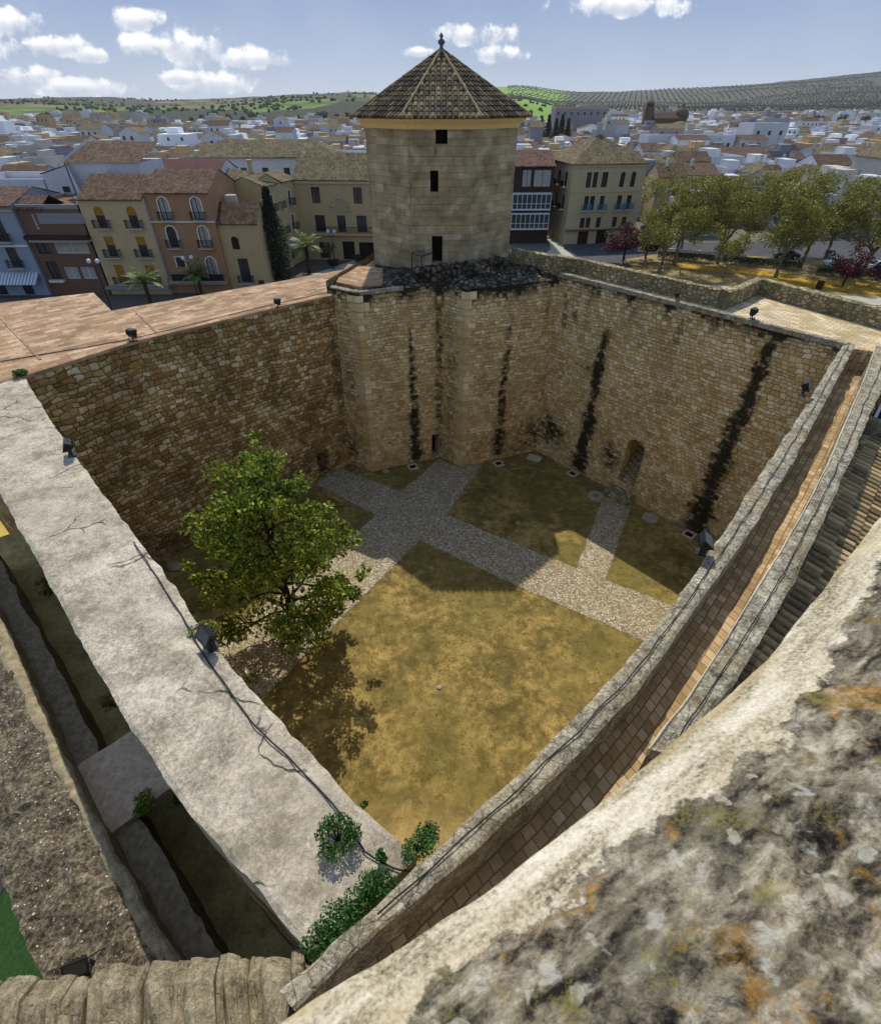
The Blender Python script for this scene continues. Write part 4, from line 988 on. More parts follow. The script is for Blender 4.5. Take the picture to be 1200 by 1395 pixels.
# ------------------------------------------------------------------ small things of the castle
def floodlight(loc, yaw, pitch, label, s=1.0, post=.18):
    r = empty('floodlight', loc, yaw, label=label, cat='floodlight', group='floodlights on the walls')
    mb = MB(); mb.box(-.13*s, -.13*s, 0, .13*s, .13*s, .03); mb.tube([(0, 0, .03), (0, 0, post)], .03*s, 8)
    obj('mount', mb, M['metal'], r)
    mb = MB()
    for sx in (-1, 1):
        mb.box(sx*.27*s-.012, -.03, post-.01, sx*.27*s+.012, .03, post+.24*s)
    mb.box(-.28*s, -.03, post-.03, .28*s, .03, post)
    obj('bracket', mb, M['metal'], r)
    mb = MB(); c, sn = math.cos(pitch), math.sin(pitch)
    def tr(p): x, y, z = p; return (x, y*c-z*sn, y*sn+z*c+post+.2*s)
    body = [(-.25*s, -.09*s, -.17*s), (.25*s, -.09*s, -.17*s), (.25*s, -.09*s, .17*s), (-.25*s, -.09*s, .17*s)]
    back = [(-.18*s, .12*s, -.11*s), (.18*s, .12*s, -.11*s), (.18*s, .12*s, .11*s), (-.18*s, .12*s, .11*s)]
    mb.face([tr(q) for q in back]);
    for k in range(4): mb.face([tr(body[k]), tr(body[(k+1) % 4]), tr(back[(k+1) % 4]), tr(back[k])])
    fr = [(x*1.04, -.12*s, z*1.05) for x, y, z in body]
    for k in range(4): mb.face([tr(body[k]), tr(body[(k+1) % 4]), tr(fr[(k+1) % 4]), tr(fr[k])])
    for k in range(4): mb.face([tr(fr[k]), tr(fr[(k+1) % 4]), tr((fr[(k+1) % 4][0]*.88, -.121*s, fr[(k+1) % 4][2]*.85)), tr((fr[k][0]*.88, -.121*s, fr[k][2]*.85))])
    for x in (-.1, 0, .1): mb.box(x*s-.01, .1*s, post+.12*s, x*s+.01, .16*s, post+.28*s)
    obj('housing', mb, M['metal'], r)
    mb = MB(); mb.face([tr((x*.9, -.115*s, z*.87)) for x, y, z in body]); obj('lens', mb, M['glass'], r)
    mb = MB(); mb.tube([(.05, .1, post), (.2, .2, .05), (.3, .22, .02)], .012, 5); obj('lead', mb, M['cable'], r)
    return r
floodlight((-13.95, 23.15, 11.55), R(150), R(20), 'black floodlight with a pale bracket, on the terracotta walk at the left')
floodlight((-8.6, 28.05, 11.55), R(140), R(20), 'small dark floodlight on the terracotta walk nearest the stone bastion', .8)
floodlight((-11.35, 13.5, 11.5), R(-60), R(-25), 'black floodlight at the far left on the inner edge of the grey wall', .9)
floodlight((-4.55, 6.35, 11.52), R(-45), R(-35), 'grey-black floodlight on the grey wall edge, beside the tree', .85)
floodlight((12.35, 16.2, 12.2), R(45), R(-25), 'black floodlight far up the right parapet near the corner', .9)
floodlight((5.75, 8.35, 12.2), R(70), R(-50), 'big grey floodlight leaning over the courtyard from the right parapet', .85)
floodlight((14.35, 24.1, 12.22), R(-140), R(10), 'tiny dark floodlight on the coping above the right stone wall, near the parapet turn', .85)
floodlight((11.9, 27.0, 12.22), R(-140), R(10), 'tiny dark fitting on the coping above the right wall, under the far parapet', .5)
floodlight((-6.25, 2.05, 8.05), R(20), R(-40), 'dark floodlight on the gravel-topped wall at the bottom left', .75)

def drain(x, y, rz, label):
    r = empty('drain', (x, y, 0), rz, label=label, cat='drain', group='drains along the wall foot')
    mb = MB()
    for a_, b_ in (((-.33, -.33), (.33, -.22)), ((-.33, .22), (.33, .33)), ((-.33, -.22), (-.22, .22)), ((.22, -.22), (.33, .22))): mb.box(a_[0], a_[1], -.05, b_[0], b_[1], .09)
    obj('kerb', mb, M['slab'], r)
    mb = MB(); mb.box(-.22, -.22, -.05, .22, .22, .01)
    obj('pit', mb, M['dark'], r); mb = MB()
    for k in range(5): mb.box(-.2+.1*k-.012, -.22, .03, -.2+.1*k+.012, .22, .05)
    obj('grate', mb, M['iron'], r)
drain(-1.95, 30.2, R(22), 'square kerbed drain below the black streak of the bastion, left of its doorway')
drain(4.1, 30.6, R(20), 'square kerbed drain at the wall foot just right of the bastion doorway')
drain(9.1, 29.35, R(-48), 'square kerbed drain at the foot of the black streak left of the stair doorway')
drain(14.7, 22.95, R(-48), 'square kerbed drain at the foot of the black streak nearest the right parapet')
mb = MB(); mb.box(-.5, -.35, -.02, .5, .35, .08); o = obj('stone_slab', mb, M['slab']); o.location = (6.75, 31.35, 0); o.rotation_euler.z = R(-30); tag(o, 'flat pale slab lying in the far corner of the courtyard', 'slab')
def stone(x, y, s, label):
    mb = MB(); rr = random.Random(int(x*10+50)); n = 12
    rings = []
    for j in range(1, 7):
        ph = math.pi*j/7; rings.append([mb.vert(((s*math.sin(ph)*(1+rr.uniform(-.12, .12)))*math.cos(2*math.pi*k/n), s*.8*math.sin(ph)*(1+rr.uniform(-.12, .12))*math.sin(2*math.pi*k/n), s*.35*math.cos(ph)+s*.2)) for k in range(n)])
    for i in range(5):
        for k in range(n): mb.idf((rings[i][k], rings[i][(k+1) % n], rings[i+1][(k+1) % n], rings[i+1][k]))
    mb.idf(rings[0][::-1]); mb.idf(rings[-1])
    o = obj('stone', mb, M['millstone'], None, True); o.location = (x, y, 0); tag(o, label, 'stone'); return o
stone(-7.0, 30.3, .38, 'pale rounded stone in the corner left of the bastion')
stone(-3.8, 29.6, .28, 'small pale stone at the foot of the bastion, left of the drain')
stone(-12.0, 24.3, .4, 'pale stone lying at the wall foot behind the tree')
stone(-14.6, 20.2, .42, 'pale stone at the foot of the rubble wall near the grey wall')
stone(4.69, 24.03, .13, 'small pale lump on the shaded ground between the paths'); stone(-.06, 12.8, .14, 'little pale stone alone on the sunlit courtyard ground')
def millstone(x, y, label, hole=True):
    r = empty('millstone', (x, y, 0), 0, label=label, cat='millstone')
    mb = MB(); n = 28; ro, ri, h = (.52, .15, .24) if hole else (.5, .02, .12)
    prof = [(ri, h-.02), (ro-.04, h), (ro, h-.05), (ro, -.03), (ri, -.03)]
    rg = [[mb.vert((p[0]*math.cos(2*math.pi*k/n), p[0]*math.sin(2*math.pi*k/n), p[1])) for k in range(n)] for p in prof]
    for i in range(5):
        for k in range(n): mb.idf((rg[i][k], rg[i][(k+1) % n], rg[(i+1) % 5][(k+1) % n], rg[(i+1) % 5][k]))
    obj('disc', mb, M['millstone'], r)
    mb = MB(); mb.lathe([(ri*.98, 0), (ri*.98, .02)], n=16); obj('eye', mb, M['dark'], r)
millstone(10.0, 26.6, 'round millstone with a dark eye, left of the stair path')
millstone(12.9, 24.5, 'flat pinkish millstone right of the stair path', False)

def cable(pts, label, r=.022):
    mb = MB(); P, L = resample(pts, int(len(pts)*7)); rr = random.Random(len(pts))
    P = [(p[0]+fnoise(p[0], p[1], 2, 1.2, 2)*.035, p[1]+fnoise(p[1], p[0], 4, 1.2, 2)*.035, p[2]) for p in P]
    mb.tube(P, r, 6); o = obj('cable', mb, M['cable'], None, True); tag(o, label, 'cable')
cable([(x, y, 11.545) for x, y in [(-7.55, 9.45), (-6.3, 8.05), (-5.35, 7.0), (-4.54, 6.05), (-3.75, 5.22), (-3.16, 4.62), (-2.43, 4.05), (-1.9, 3.6), (-1.46, 3.2), (-1.07, 2.74), (-.6, 2.5), (-.3, 2.5)]], 'black cable running down the grey wall top past the shrubs', .014)
cable([(p[0], p[1], 12.245) for p in [((a[0]+b[0])/2, (a[1]+b[1])/2) for a, b in zip(P1[:-1], P1o[:-1])]], 'dark cable laid along the inner parapet of the right wall walk', .011)
cable([(p[0], p[1], 12.255) for p in [((a[0]+b[0])/2, (a[1]+b[1])/2) for a, b in zip(P2, P2o)]], 'dark cable laid along the outer parapet of the right wall walk', .011)
cable([(-18.6, 20.6, 11.56), (-17, 21.6, 11.55), (-15.3, 22.6, 11.55), (-14.1, 23.4, 11.56)], 'thin dark cable crossing the terracotta walk to the left floodlight', .02)
cable([(-14.0, 23.5, 11.56), (-11.8, 25.7, 11.56), (-9.5, 28.1, 11.56), (-6.2, 31.0, 11.56)], 'thin dark cable along the terracotta walk towards the bastion', .018)
# spilled small stones on the parapets and gravel
def pebbles(label, pts, s0, s1, mat, seed):
    rr = random.Random(seed)
    for (x, y, z) in pts: pass

# ------------------------------------------------------------------ plants
def leaf(mb, p, s, rr, up=.3, asp=.5):
    a = Vector((rr.gauss(0, 1), rr.gauss(0, 1), rr.gauss(0, 1)+up)).normalized(); b = a.cross(Vector((rr.gauss(0, 1), rr.gauss(0, 1), rr.gauss(0, 1)))).normalized(); c = a.cross(b)
    L = s*rr.uniform(.7, 1.3); W = L*asp
    mb.face([p-b*L*.5, p+c*W*.5+a*W*.12, p+b*L*.5, p-c*W*.5+a*W*.12])
def clumps(mb, cl, s, seed, asp=.5):
    rr = random.Random(seed)
    for (c, r, n) in cl:
        c = Vector(c)
        for _ in range(n):
            d = Vector((rr.gauss(0, 1), rr.gauss(0, 1), rr.gauss(0, 1))).normalized()*r*rr.uniform(.25, 1)**.6; d.z *= .75
            leaf(mb, c+d, s, rr, asp=asp)
def limb(mb, a, b, r0, r1, rr, seg=5, wob=.06):
    a, b = Vector(a), Vector(b); L = (b-a).length; P = []; Rr = []
    for i in range(seg+1):
        f = i/seg; q = a.lerp(b, f)
        if 0 < i < seg: q += Vector((rr.uniform(-1, 1), rr.uniform(-1, 1), rr.uniform(-1, 1)))*wob*L
        P.append(q); Rr.append(r0+(r1-r0)*f)
    mb.tube(P, Rr, 7); return P
# courtyard tree
rr = random.Random(11)
wt = empty('tree', (-6.95, 15.5, 0), label='big bushy green broadleaf tree standing in the courtyard beside the grey wall', cat='tree')
tb = MB(); limb(tb, (0, 0, -.1), (.1, .1, 2.6), .2, .15, rr, 5, .02); limb(tb, (.1, .1, 2.6), (.0, .4, 7.6), .15, .03, rr, 7, .02)
cl = []
for k in range(46):
    z = 1.7+6.6*(k/46)**.95; prof = 3.3*math.sin(math.pi*min(1, (z-.1)/8.9))**.7*(1-.30*(z/9)**1.6)
    an = k*2.399+rr.uniform(-.4, .4); q = prof*rr.uniform(.72, 1.12)
    tip = Vector((math.cos(an)*q, math.sin(an)*q, z+rr.uniform(-.3, .5))); st = Vector((.05, .15, max(1.1, z-1.3*q/3)))
    P = limb(tb, st, tip, .06, .012, rr, 4, .05)
    cl.append((tip, rr.uniform(.3, .62), 130)); cl.append((P[3], rr.uniform(.45, .75), 150)); cl.append((P[2], .7, 80))
for k in range(14):
    an = rr.uniform(0, 6.28); q = rr.uniform(3.0, 3.7); z = rr.uniform(2.0, 5.0); cl.append(((math.cos(an)*q, math.sin(an)*q, z), rr.uniform(.2, .4), 50))
for z in (8.2, 8.6, 9.0, 9.4): cl.append(((rr.uniform(-.25, .25), .55+rr.uniform(-.2, .2), z), .32, 20))
obj('trunk', tb, M['barkdark'], wt, True)
lb = MB(); clumps(lb, cl, .185, 5, .55); obj('crown', lb, M['leaf'], wt); wt.scale = (1.10, 1.10, 1.13)
def bush(name, loc, r, h, label, n=500, s=.05, mat='leafshrub', cat='shrub', group=None, seed=1, stretch=(1, 1), rz=0):
    rr = random.Random(seed); root = empty(name, loc, rz, label=label, cat=cat, group=group)
    sb = MB(); cl = []
    k = 9
    for i in range(k):
        an = i*2.4; q = r*rr.uniform(.3, .85); tip = (math.cos(an)*q*stretch[0], math.sin(an)*q*stretch[1], h*rr.uniform(.35, .9)); limb(sb, (0, 0, -.02), tip, .012+.02*r, .004, rr, 3, .08); cl.append((tip, r*.46, int(n*1.8)//k))
    obj('stems', sb, M['barkdark'], root); lb = MB(); clumps(lb, cl, s, seed, .5); obj('leaves', lb, M[mat], root); return root
bush('shrub', (-1.5, 2.92, 11.5), .3, .34, 'round green shrub growing on the end of the grey wall', 900, .05, seed=2)
bush('shrub', (-.84, 2.66, 11.5), .08, .26, 'slim little green shrub between the round shrub and the parapet', 260, .045, seed=3)
bush('shrub', (-.28, 2.82, 11.45), .28, .4, 'green shrub squeezed between the grey wall tip and the parapet, nearest the courtyard', 700, .05, seed=4, stretch=(1.1, .6), rz=R(45))
bush('shrub', (-1.05, 2.1, 11.5), .42, .36, 'long low green shrub along the foot of the parapet', 1500, .05, seed=5, stretch=(1.25, .5), rz=R(42))
bush('shrub', (-1.5, 1.72, 11.5), .24, .26, 'dark green tuft at the very end of the grey wall, by the pale laid stones', 500, .05, seed=6)
bush('shrub', (-16.65, 19.35, 11.5), .28, .3, 'green tuft at the joint of the grey wall and terracotta walk', 350, .08, seed=7)
bush('shrub', (-1.2, 3.45, 11.3), .06, .1, 'tiny dark tuft on the courtyard edge of the grey wall', 120, .04, seed=17)
bush('weed', (-4.8, 6.75, 11.2), .32, .45, 'yellow-green weed sprouting beside the floodlight on the grey wall', 420, .08, 'leafyellow', 'weed', seed=8)
bush('weed', (-14.2, 13.0, 5.9), .5, .6, 'yellowish weed on the moat wall near the left edge', 300, .12, 'leafyellow', 'weed', seed=9)
bush('weed', (-9.3, 8.0, 6.6), .32, .4, 'small yellowish weed above the concrete slab', 200, .08, 'leafyellow', 'weed', seed=10)
bush('weed', (-6.75, 5.0, 7.25), .3, .35, 'green weed hanging from the near edge of the concrete slab', 420, .07, 'leaf', 'weed', seed=12)
bush('weed', (-5.5, 4.7, 8.4), .16, .25, 'small bright weed under the grey wall, next to the slab', 160, .07, 'leafshrub', 'weed', seed=13)
#PART3

# ------------------------------------------------------------------ park, plaza, street surfaces
def sheet(nm, poly, m, z):
    mb = MB(); mb.face([(x, y, z) for x, y in poly]); return structure(nm, mb, M[m])
sheet('plaza', [(-75, 62), (-6, 62), (-6, 118), (-30, 118), (-30, 90), (-75, 90)], 'plaza', G+.01)
sheet('planted_bed', [(-27, 88), (-22, 92), (-15.5, 103), (-12, 104), (-12, 99), (-19, 88)], 'litstreet', G+.02)
sheet('road', [(-6, 62), (60, 62), (90, 70), (120, 95), (120, 130), (60, 118), (22, 118), (22, 108), (-6, 108)], 'asphalt', G+.01)
sheet('sandy_path', [(-46, 12), (-22, 12), (-22, 32), (-46, 32)], 'sand', G+.05)
sheet('pavement', [(21.8, 112), (24.4, 112), (31, 165), (27.5, 165)], 'litstreet', G+.03)
sheet('pavement', [(17, 100), (26, 96), (24.4, 112), (21.8, 112)], 'litstreet', G+.03)
sheet('park_ground', [(32, 72), (95, 62), (100, 92), (66, 104), (44, 109), (34, 103)], 'parksoil', G+.05)
sheet('park_path', [(38, 82), (60, 76), (90, 70), (91, 73), (60, 80), (39, 87)], 'litstreet', G+.07)
for poly in ([(41, 96), (50, 93), (58, 90), (59, 92.5), (51, 97), (42, 100)], [(53, 86), (66, 80), (80, 77), (82, 83), (66, 88), (54, 91)]):
    sheet('flower_bed', poly, 'flower', G+.09)
sheet('lawn', [(-30, -6), (-8, -6), (-9.5, 3.8), (-13, 7.2), (-30, 18)], 'grass', G+.02)
sheet('path', [(-30, -6), (-15.2, -6), (-16.0, 6.6), (-30, 14)], 'pinkpath', G+.05)

# ------------------------------------------------------------------ buildings near the square
def arch_pts(x, z, w, h, n=8):
    r = w/2; zs = z+h-r
    return [(x-r, z), (x+r, z)]+[(x+r*math.cos(math.pi*k/n), zs+r*math.sin(math.pi*k/n)) for k in range(n+1)]
def front(mb, W, H, ops, mi=0, d=.22, z0=0, dirx=1):
    xs = sorted({0, W}|{o['x']-o['w']/2 for o in ops}|{o['x']+o['w']/2 for o in ops}); zs = sorted({z0, H}|{o['z'] for o in ops}|{o['z']+o['h'] for o in ops})
    for a, b in zip(xs, xs[1:]):
        for c, e in zip(zs, zs[1:]):
            mx, mz = (a+b)/2, (c+e)/2
            if b-a < 1e-5 or e-c < 1e-5 or any(abs(mx-o['x']) < o['w']/2 and o['z'] < mz < o['z']+o['h'] for o in ops): continue
            mb.face([(a, 0, c), (b, 0, c), (b, 0, e), (a, 0, e)], mi)
    for o in ops:
        x0, x1, a, b = o['x']-o['w']/2, o['x']+o['w']/2, o['z'], o['z']+o['h']
        for q in (((x0, a), (x0, b)), ((x1, a), (x1, b)), ((x0, b), (x1, b)), ((x0, a), (x1, a))):
            (p, r_), (s, u) = q; mb.face([(p, 0, r_), (s, 0, u), (s, d, u), (p, d, r_)], mi)
        if o.get('arch'):
            r = o['w']/2; zc = b-r; n = 10
            for k in range(n):
                q0, q1 = math.pi*k/n, math.pi*(k+1)/n
                xa, za, xb, zb = o['x']-r*math.cos(q0), zc+r*math.sin(q0), o['x']-r*math.cos(q1), zc+r*math.sin(q1)
                mb.face([(xa, .005, za), (xb, .005, zb), (xb, .005, b), (xa, .005, b)], mi)
def window(o, root, d=.22):
    x0, x1, a, b = o['x']-o['w']/2, o['x']+o['w']/2, o['z'], o['z']+o['h']
    fm = M[o.get('frame', 'brownwood')]; f = MB(); t_ = .09
    for q in ((x0, a, x0+t_, b), (x1-t_, a, x1, b), (x0+t_, b-t_, x1-t_, b), (x0+t_, a, x1-t_, a+t_), ((x0+x1)/2-.04, a+t_, (x0+x1)/2+.04, b-t_)):
        f.box(q[0], d-.08, q[1], q[2], d-.02, q[3])
    nm = 'door' if o.get('door') else 'window'
    w_ = obj(nm, f, fm, root)
    p = MB(); p.face([(x0, d-.03, a), (x1, d-.03, a), (x1, d-.03, b), (x0, d-.03, b)]); obj('pane', p, M[o.get('pane', 'pane')], w_)
    if o.get('shut'):
        hb = o.get('shutto', .35); s = MB(); s.box(x0+.05, d-.12, a+(b-a)*(1-hb), x1-.05, d-.085, b); obj('shutter', s, M[o['shut']], w_)
    if o.get('trim'):
        s = MB(); e = .16
        if o.get('arch'):
            r = o['w']/2; zc = b-r; n = 10
            for k in range(n):
                q = [math.pi*k/n, math.pi*(k+1)/n]; P = []
                for rr_, yy_ in ((r, -.06), (r+e, -.06)): P.append([(o['x']-rr_*math.cos(v), yy_, zc+rr_*math.sin(v)) for v in q])
                s.face([P[0][0], P[0][1], P[1][1], P[1][0]]); s.face([P[1][0], P[1][1], (P[1][1][0], 0, P[1][1][2]), (P[1][0][0], 0, P[1][0][2])])
            s.box(x0-e, -.06, a, x0, 0, zc); s.box(x1, -.06, a, x1+e, 0, zc)
        else: s.box(x0-e, -.06, a, x0, 0, b); s.box(x1, -.06, a, x1+e, 0, b); s.box(x0-e, -.06, b, x1+e, 0, b+e)
        obj('surround', s, M[o['trim']], w_)
    if o.get('balc'):
        bw = o['w']/2+o.get('bx', .35); s = MB(); s.box(o['x']-bw, -.75, a-.16, o['x']+bw, 0, a-.02)
        bo = obj('balcony', s, M[o.get('slabm', 'offwhite')], root); r = MB(); n = int(bw*2/.16)
        for k in range(n+1): xx = o['x']-bw+.03+(2*bw-.06)*k/n; r.box(xx-.018, -.73, a-.02, xx+.018, -.70, a+.98)
        for sx in (-1, 1):
            for k in range(5): r.box(o['x']+sx*(bw-.03)-.015, -.7+.15*k, a-.02, o['x']+sx*(bw-.03)+.015, -.67+.15*k, a+.98)
        r.box(o['x']-bw, -.74, a+.96, o['x']+bw, -.69, a+1.02); r.box(o['x']-bw, -.74, a+.96, o['x']-bw+.05, 0, a+1.02); r.box(o['x']+bw-.05, -.74, a+.96, o['x']+bw, 0, a+1.02)
        obj('railing', r, M[o.get('railm', 'iron')], bo)
def gable(mb, W, D, z, rise, ov=.35, axis='x', mi=0, th=.14):
    """two-slope tiled roof; ridge along x or y; uv in metres for the tile pattern"""
    if axis == 'x':
        L = math.hypot(D/2+ov, rise)
        for s in (0, 1):
            y0, y1 = (-ov, D/2) if s == 0 else (D+ov, D/2)
            mb.face([(-ov*.3, y0, z), (W+ov*.3, y0, z), (W+ov*.3, y1, z+rise), (-ov*.3, y1, z+rise)], mi, [(0, 0), (W, 0), (W, L), (0, L)])
            mb.face([(-ov*.3, y0, z-th), (W+ov*.3, y0, z-th), (W+ov*.3, y0, z), (-ov*.3, y0, z)], mi, [(0, 0), (W, 0), (W, .1), (0, .1)])
    else:
        L = math.hypot(W/2+ov, rise)
        for s in (0, 1):
            x0, x1 = (-ov, W/2) if s == 0 else (W+ov, W/2)
            mb.face([(x0, -ov*.3, z), (x0, D+ov*.3, z), (x1, D+ov*.3, z+rise), (x1, -ov*.3, z+rise)], mi, [(0, 0), (D, 0), (D, L), (0, L)])
            mb.face([(x0, -ov*.3, z-th), (x0, D+ov*.3, z-th), (x0, D+ov*.3, z), (x0, -ov*.3, z)], mi, [(0, 0), (D, 0), (D, .1), (0, .1)])
def hip(mb, W, D, z, rise, ov=.4, mi=0, th=.16):
    a = min(W, D)/2; lx = (W > D)
    r0, r1 = ((a, D/2), (W-a, D/2)) if lx else ((W/2, a), (W/2, D-a))
    A, B, C, E_ = (-ov, -ov), (W+ov, -ov), (W+ov, D+ov), (-ov, D+ov)
    def q(pts, e):
        vv = [Vector(p) for p in pts]; U = (vv[1]-vv[0]).normalized(); n_ = (vv[1]-vv[0]).cross(vv[-1]-vv[0]).normalized(); V = n_.cross(U)
        mb.face(pts, mi, [((p-vv[0]).dot(U), (p-vv[0]).dot(V)) for p in vv])
    t0_, t1_ = (r0[0], r0[1], z+rise), (r1[0], r1[1], z+rise)
    if lx: q([(*A, z), (*B, z), t1_, t0_], 0); q([(*C, z), (*E_, z), t0_, t1_], 0); q([(*B, z), (*C, z), t1_], 0); q([(*E_, z), (*A, z), t0_], 0)
    else: q([(*A, z), (*B, z), t0_], 0); q([(*C, z), (*E_, z), t1_], 0); q([(*B, z), (*C, z), t1_, t0_], 0); q([(*E_, z), (*A, z), t0_, t1_], 0)
    for a_, b_ in ((A, B), (B, C), (C, E_), (E_, A)): mb.face([(*a_, z-th), (*b_, z-th), (*b_, z), (*a_, z)], mi, [(0, 0), (1, 0), (1, .1), (0, .1)])
def building(name, label, loc, rz, W, D, H, wall, ops, roof, cat='building', side=None, extra=None):
    root = empty(name, loc, rz, label=label, cat=cat)
    mb = MB(); front(mb, W, H, ops)
    zb = -2.0
    mb.face([(0, 0, zb), (W, 0, zb), (W, 0, 0), (0, 0, 0)])
    sm = 1 if side else 0
    mb.face([(0, 0, zb), (0, D, zb), (0, D, H), (0, 0, H)], sm); mb.face([(W, 0, zb), (W, D, zb), (W, D, H), (W, 0, H)], sm); mb.face([(0, D, zb), (W, D, zb), (W, D, H), (0, D, H)], sm)
    mb.face([(0, 0, H-.02), (W, 0, H-.02), (W, D, H-.02), (0, D, H-.02)], sm)
    k, rise, rm = roof
    if k == 'gx':
        for x in (0, W): mb.face([(x, 0, H), (x, D, H), (x, D/2, H+rise-.03)], sm)
    if k == 'gy':
        for y in (0, D): mb.face([(0, y, H), (W, y, H), (W/2, y, H+rise-.03)], 0)
    obj('wall', mb, [M[wall], M[side or wall]], root)
    rb = MB()
    if k == 'gx': gable(rb, W, D, H+.05, rise, axis='x')
    elif k == 'gy': gable(rb, W, D, H+.05, rise, axis='y')
    elif k == 'hip': hip(rb, W, D, H+.05, rise)
    else:
        rb.box(0, 0, H+.005, W, .2, H+rise); rb.box(0, D-.2, H+.005, W, D, H+rise); rb.box(0, .2, H+.005, .2, D-.2, H+rise); rb.box(W-.2, .2, H+.005, W, D-.2, H+rise)
    obj('parapet' if k == 'flat' else 'roof', rb, M[rm], root)
    for o in ops: window(o, root)
    return root
def band(root, x0, x1, z, h, d, m, nm='cornice'):
    s = MB(); s.box(x0, -d, z, x1, -.003, z+h); obj(nm, s, M[m], root)
def W_(x, z, w, h, **k): return dict(x=x, z=z, w=w, h=h, **k)
Y0 = 81.0
# blue-white house at the left edge
ops = [W_(8.2, 7.3, 1.6, 2.9, balc=1, frame='brownwood'), W_(8.4, 3.9, 1.5, 2.6, balc=1), W_(4.3, 7.3, 1.5, 2.9, balc=1), W_(4.5, 3.9, 1.5, 2.6), W_(4.3, .1, 1.5, 2.6), W_(8.3, .1, 1.5, 2.6)]
bA_ = building('house', 'blue-grey house with striped awning at the left edge of the photo', (-69.6, Y0-.5, G), 0, 11.2, 12, 11.6, 'blue', ops, ('gx', 1.6, 'roofred'))
band(bA_, 0, 11.2, 6.6, .25, .2, 'whitetrim'); band(bA_, 0, 11.2, 10.9, .3, .2, 'ochre')
s = MB()
for k in range(22):
    x0 = .4+k*.48; s.face([(x0, 0, 3.2), (x0+.24, 0, 3.2), (x0+.24, -1.7, 1.9), (x0, -1.7, 1.9)], k % 2*0); s.face([(x0+.24, 0, 3.2), (x0+.48, 0, 3.2), (x0+.48, -1.7, 1.9), (x0+.24, -1.7, 1.9)], 1)
obj('awning', s, [M['globe'], M['blue']], bA_)
# brown brick house with pale panels
ops = [W_(1.6, 5.6, 1.9, 1.5, pane='pane'), W_(5.6, 5.6, 4.8, 1.5, pane='blind', frame='globe'), W_(1.7, 2.2, 1.6, 2.4, door=1), W_(4.2, 2.2, 2.0, 1.6, pane='blind', frame='globe'), W_(6.6, 2.2, 2.0, 1.6, pane='blind', frame='globe'), W_(2.0, 8.7, .5, 1.9, frame='globe')]
bB_ = building('house', 'brown brick house with wide pale roller blinds, second from the left', (-58.3, Y0, G), 0, 8.9, 12, 11.2, 'brick', ops, ('flat', .5, 'grey'))
band(bB_, 0, 8.9, 7.5, .5, .9, 'redbrown', 'balcony'); band(bB_, .5, 8.9, 7.2, .28, .95, 'pink', 'balcony_edge'); band(bB_, 2.6, 8.9, 9.4, 1.3, .12, 'grey', 'panel'); band(bB_, .6, 2.7, 1.8, .3, .6, 'whitetrim', 'sill')
s = MB(); gable(s, 3.6, 5, 11.25, 1.3); obj('roof', s, M['roofred'], bB_)
# cream house with three storeys of balconies
ops = []
for z, h, ar in ((8.9, 2.6, 1), (5.2, 2.6, 0), (1.5, 2.6, 0)):
    for x in (2.4, 6.9): ops.append(W_(x, z, 1.25, h, arch=ar, balc=1, shut='shutter', shutto=.42 if z > 2 else .95, bx=.5))
bC_ = building('house', 'cream house with ochre shutters, six small iron balconies and brown roof', (-49.4, Y0, G), 0, 8.9, 11.5, 12.3, 'cream', ops, ('gx', 2.4, 'roofbrown'), side='white')
band(bC_, -.2, 9.1, .9, .35, .9, 'grey', 'porch_roof')
s = MB(); s.box(-6.5, 11.6, 0, 4.2, 20, 15.6); rear = obj('rear_block', s, M['white'], bC_)
s = MB(); s.face([(-6.8, 11.3, 15.62), (4.5, 11.3, 15.62), (4.5, 20, 17.8), (-6.8, 20, 17.8)], 0, [(0, 0), (11.3, 0), (11.3, 9), (0, 9)]); obj('rear_roof', s, M['roofbrown'], bC_)
s = MB(); s.prism([(-.25, 0), (0, 0), (0, 22), (-.25, 22)], 0, 12.6); s.face([(-.12, 0, 12.6), (-.12, 11.5, 14.9), (-.12, 11.5, 12.6)]); s.face([(-6.85, 11.5, 10), (-6.85, 20, 10), (-6.85, 20, 18.2), (-6.85, 11.5, 16.0)]); s.face([(-6.6, 11.55, 10), (-.2, 2, 10), (-.2, 2, 12.7), (-6.6, 11.55, 16.0)]); obj('party_wall', s, M['white'], bC_)
# orange house with white arched surrounds
ops = []
for x in (2.4, 6.9):
    ops += [W_(x, 9.8, 1.35, 2.7, arch=1, balc=1, trim='whitetrim', pane='blind', bx=.3), W_(x, 6.3, 1.35, 2.7, arch=1, balc=1, trim='whitetrim', pane='blind' if x > 5 else 'pane', bx=.3)]
ops += [W_(2.5, 3.7, 1.2, 1.3, trim='whitetrim', arch=0), W_(6.9, 2.3, 1.4, 2.7, arch=1, trim='whitetrim', pane='blind')]
bD_ = building('house', 'orange-brown house with white arched window surrounds, between the cream house and the low ochre one', (-40.5, Y0+.6, G), 0, 8.9, 12, 13.0, 'orange', ops, ('gx', 2.2, 'roofbrown'))
band(bD_, 0, 8.9, 9.45, .18, .15, 'whitetrim'); band(bD_, .3, 8.8, 1.5, .5, 1.0, 'pink', 'terrace')
s = MB(); s.box(1.0, -1.0, 2.0, 8.6, -.93, 2.9); obj('railing', s, M['iron'], bD_)
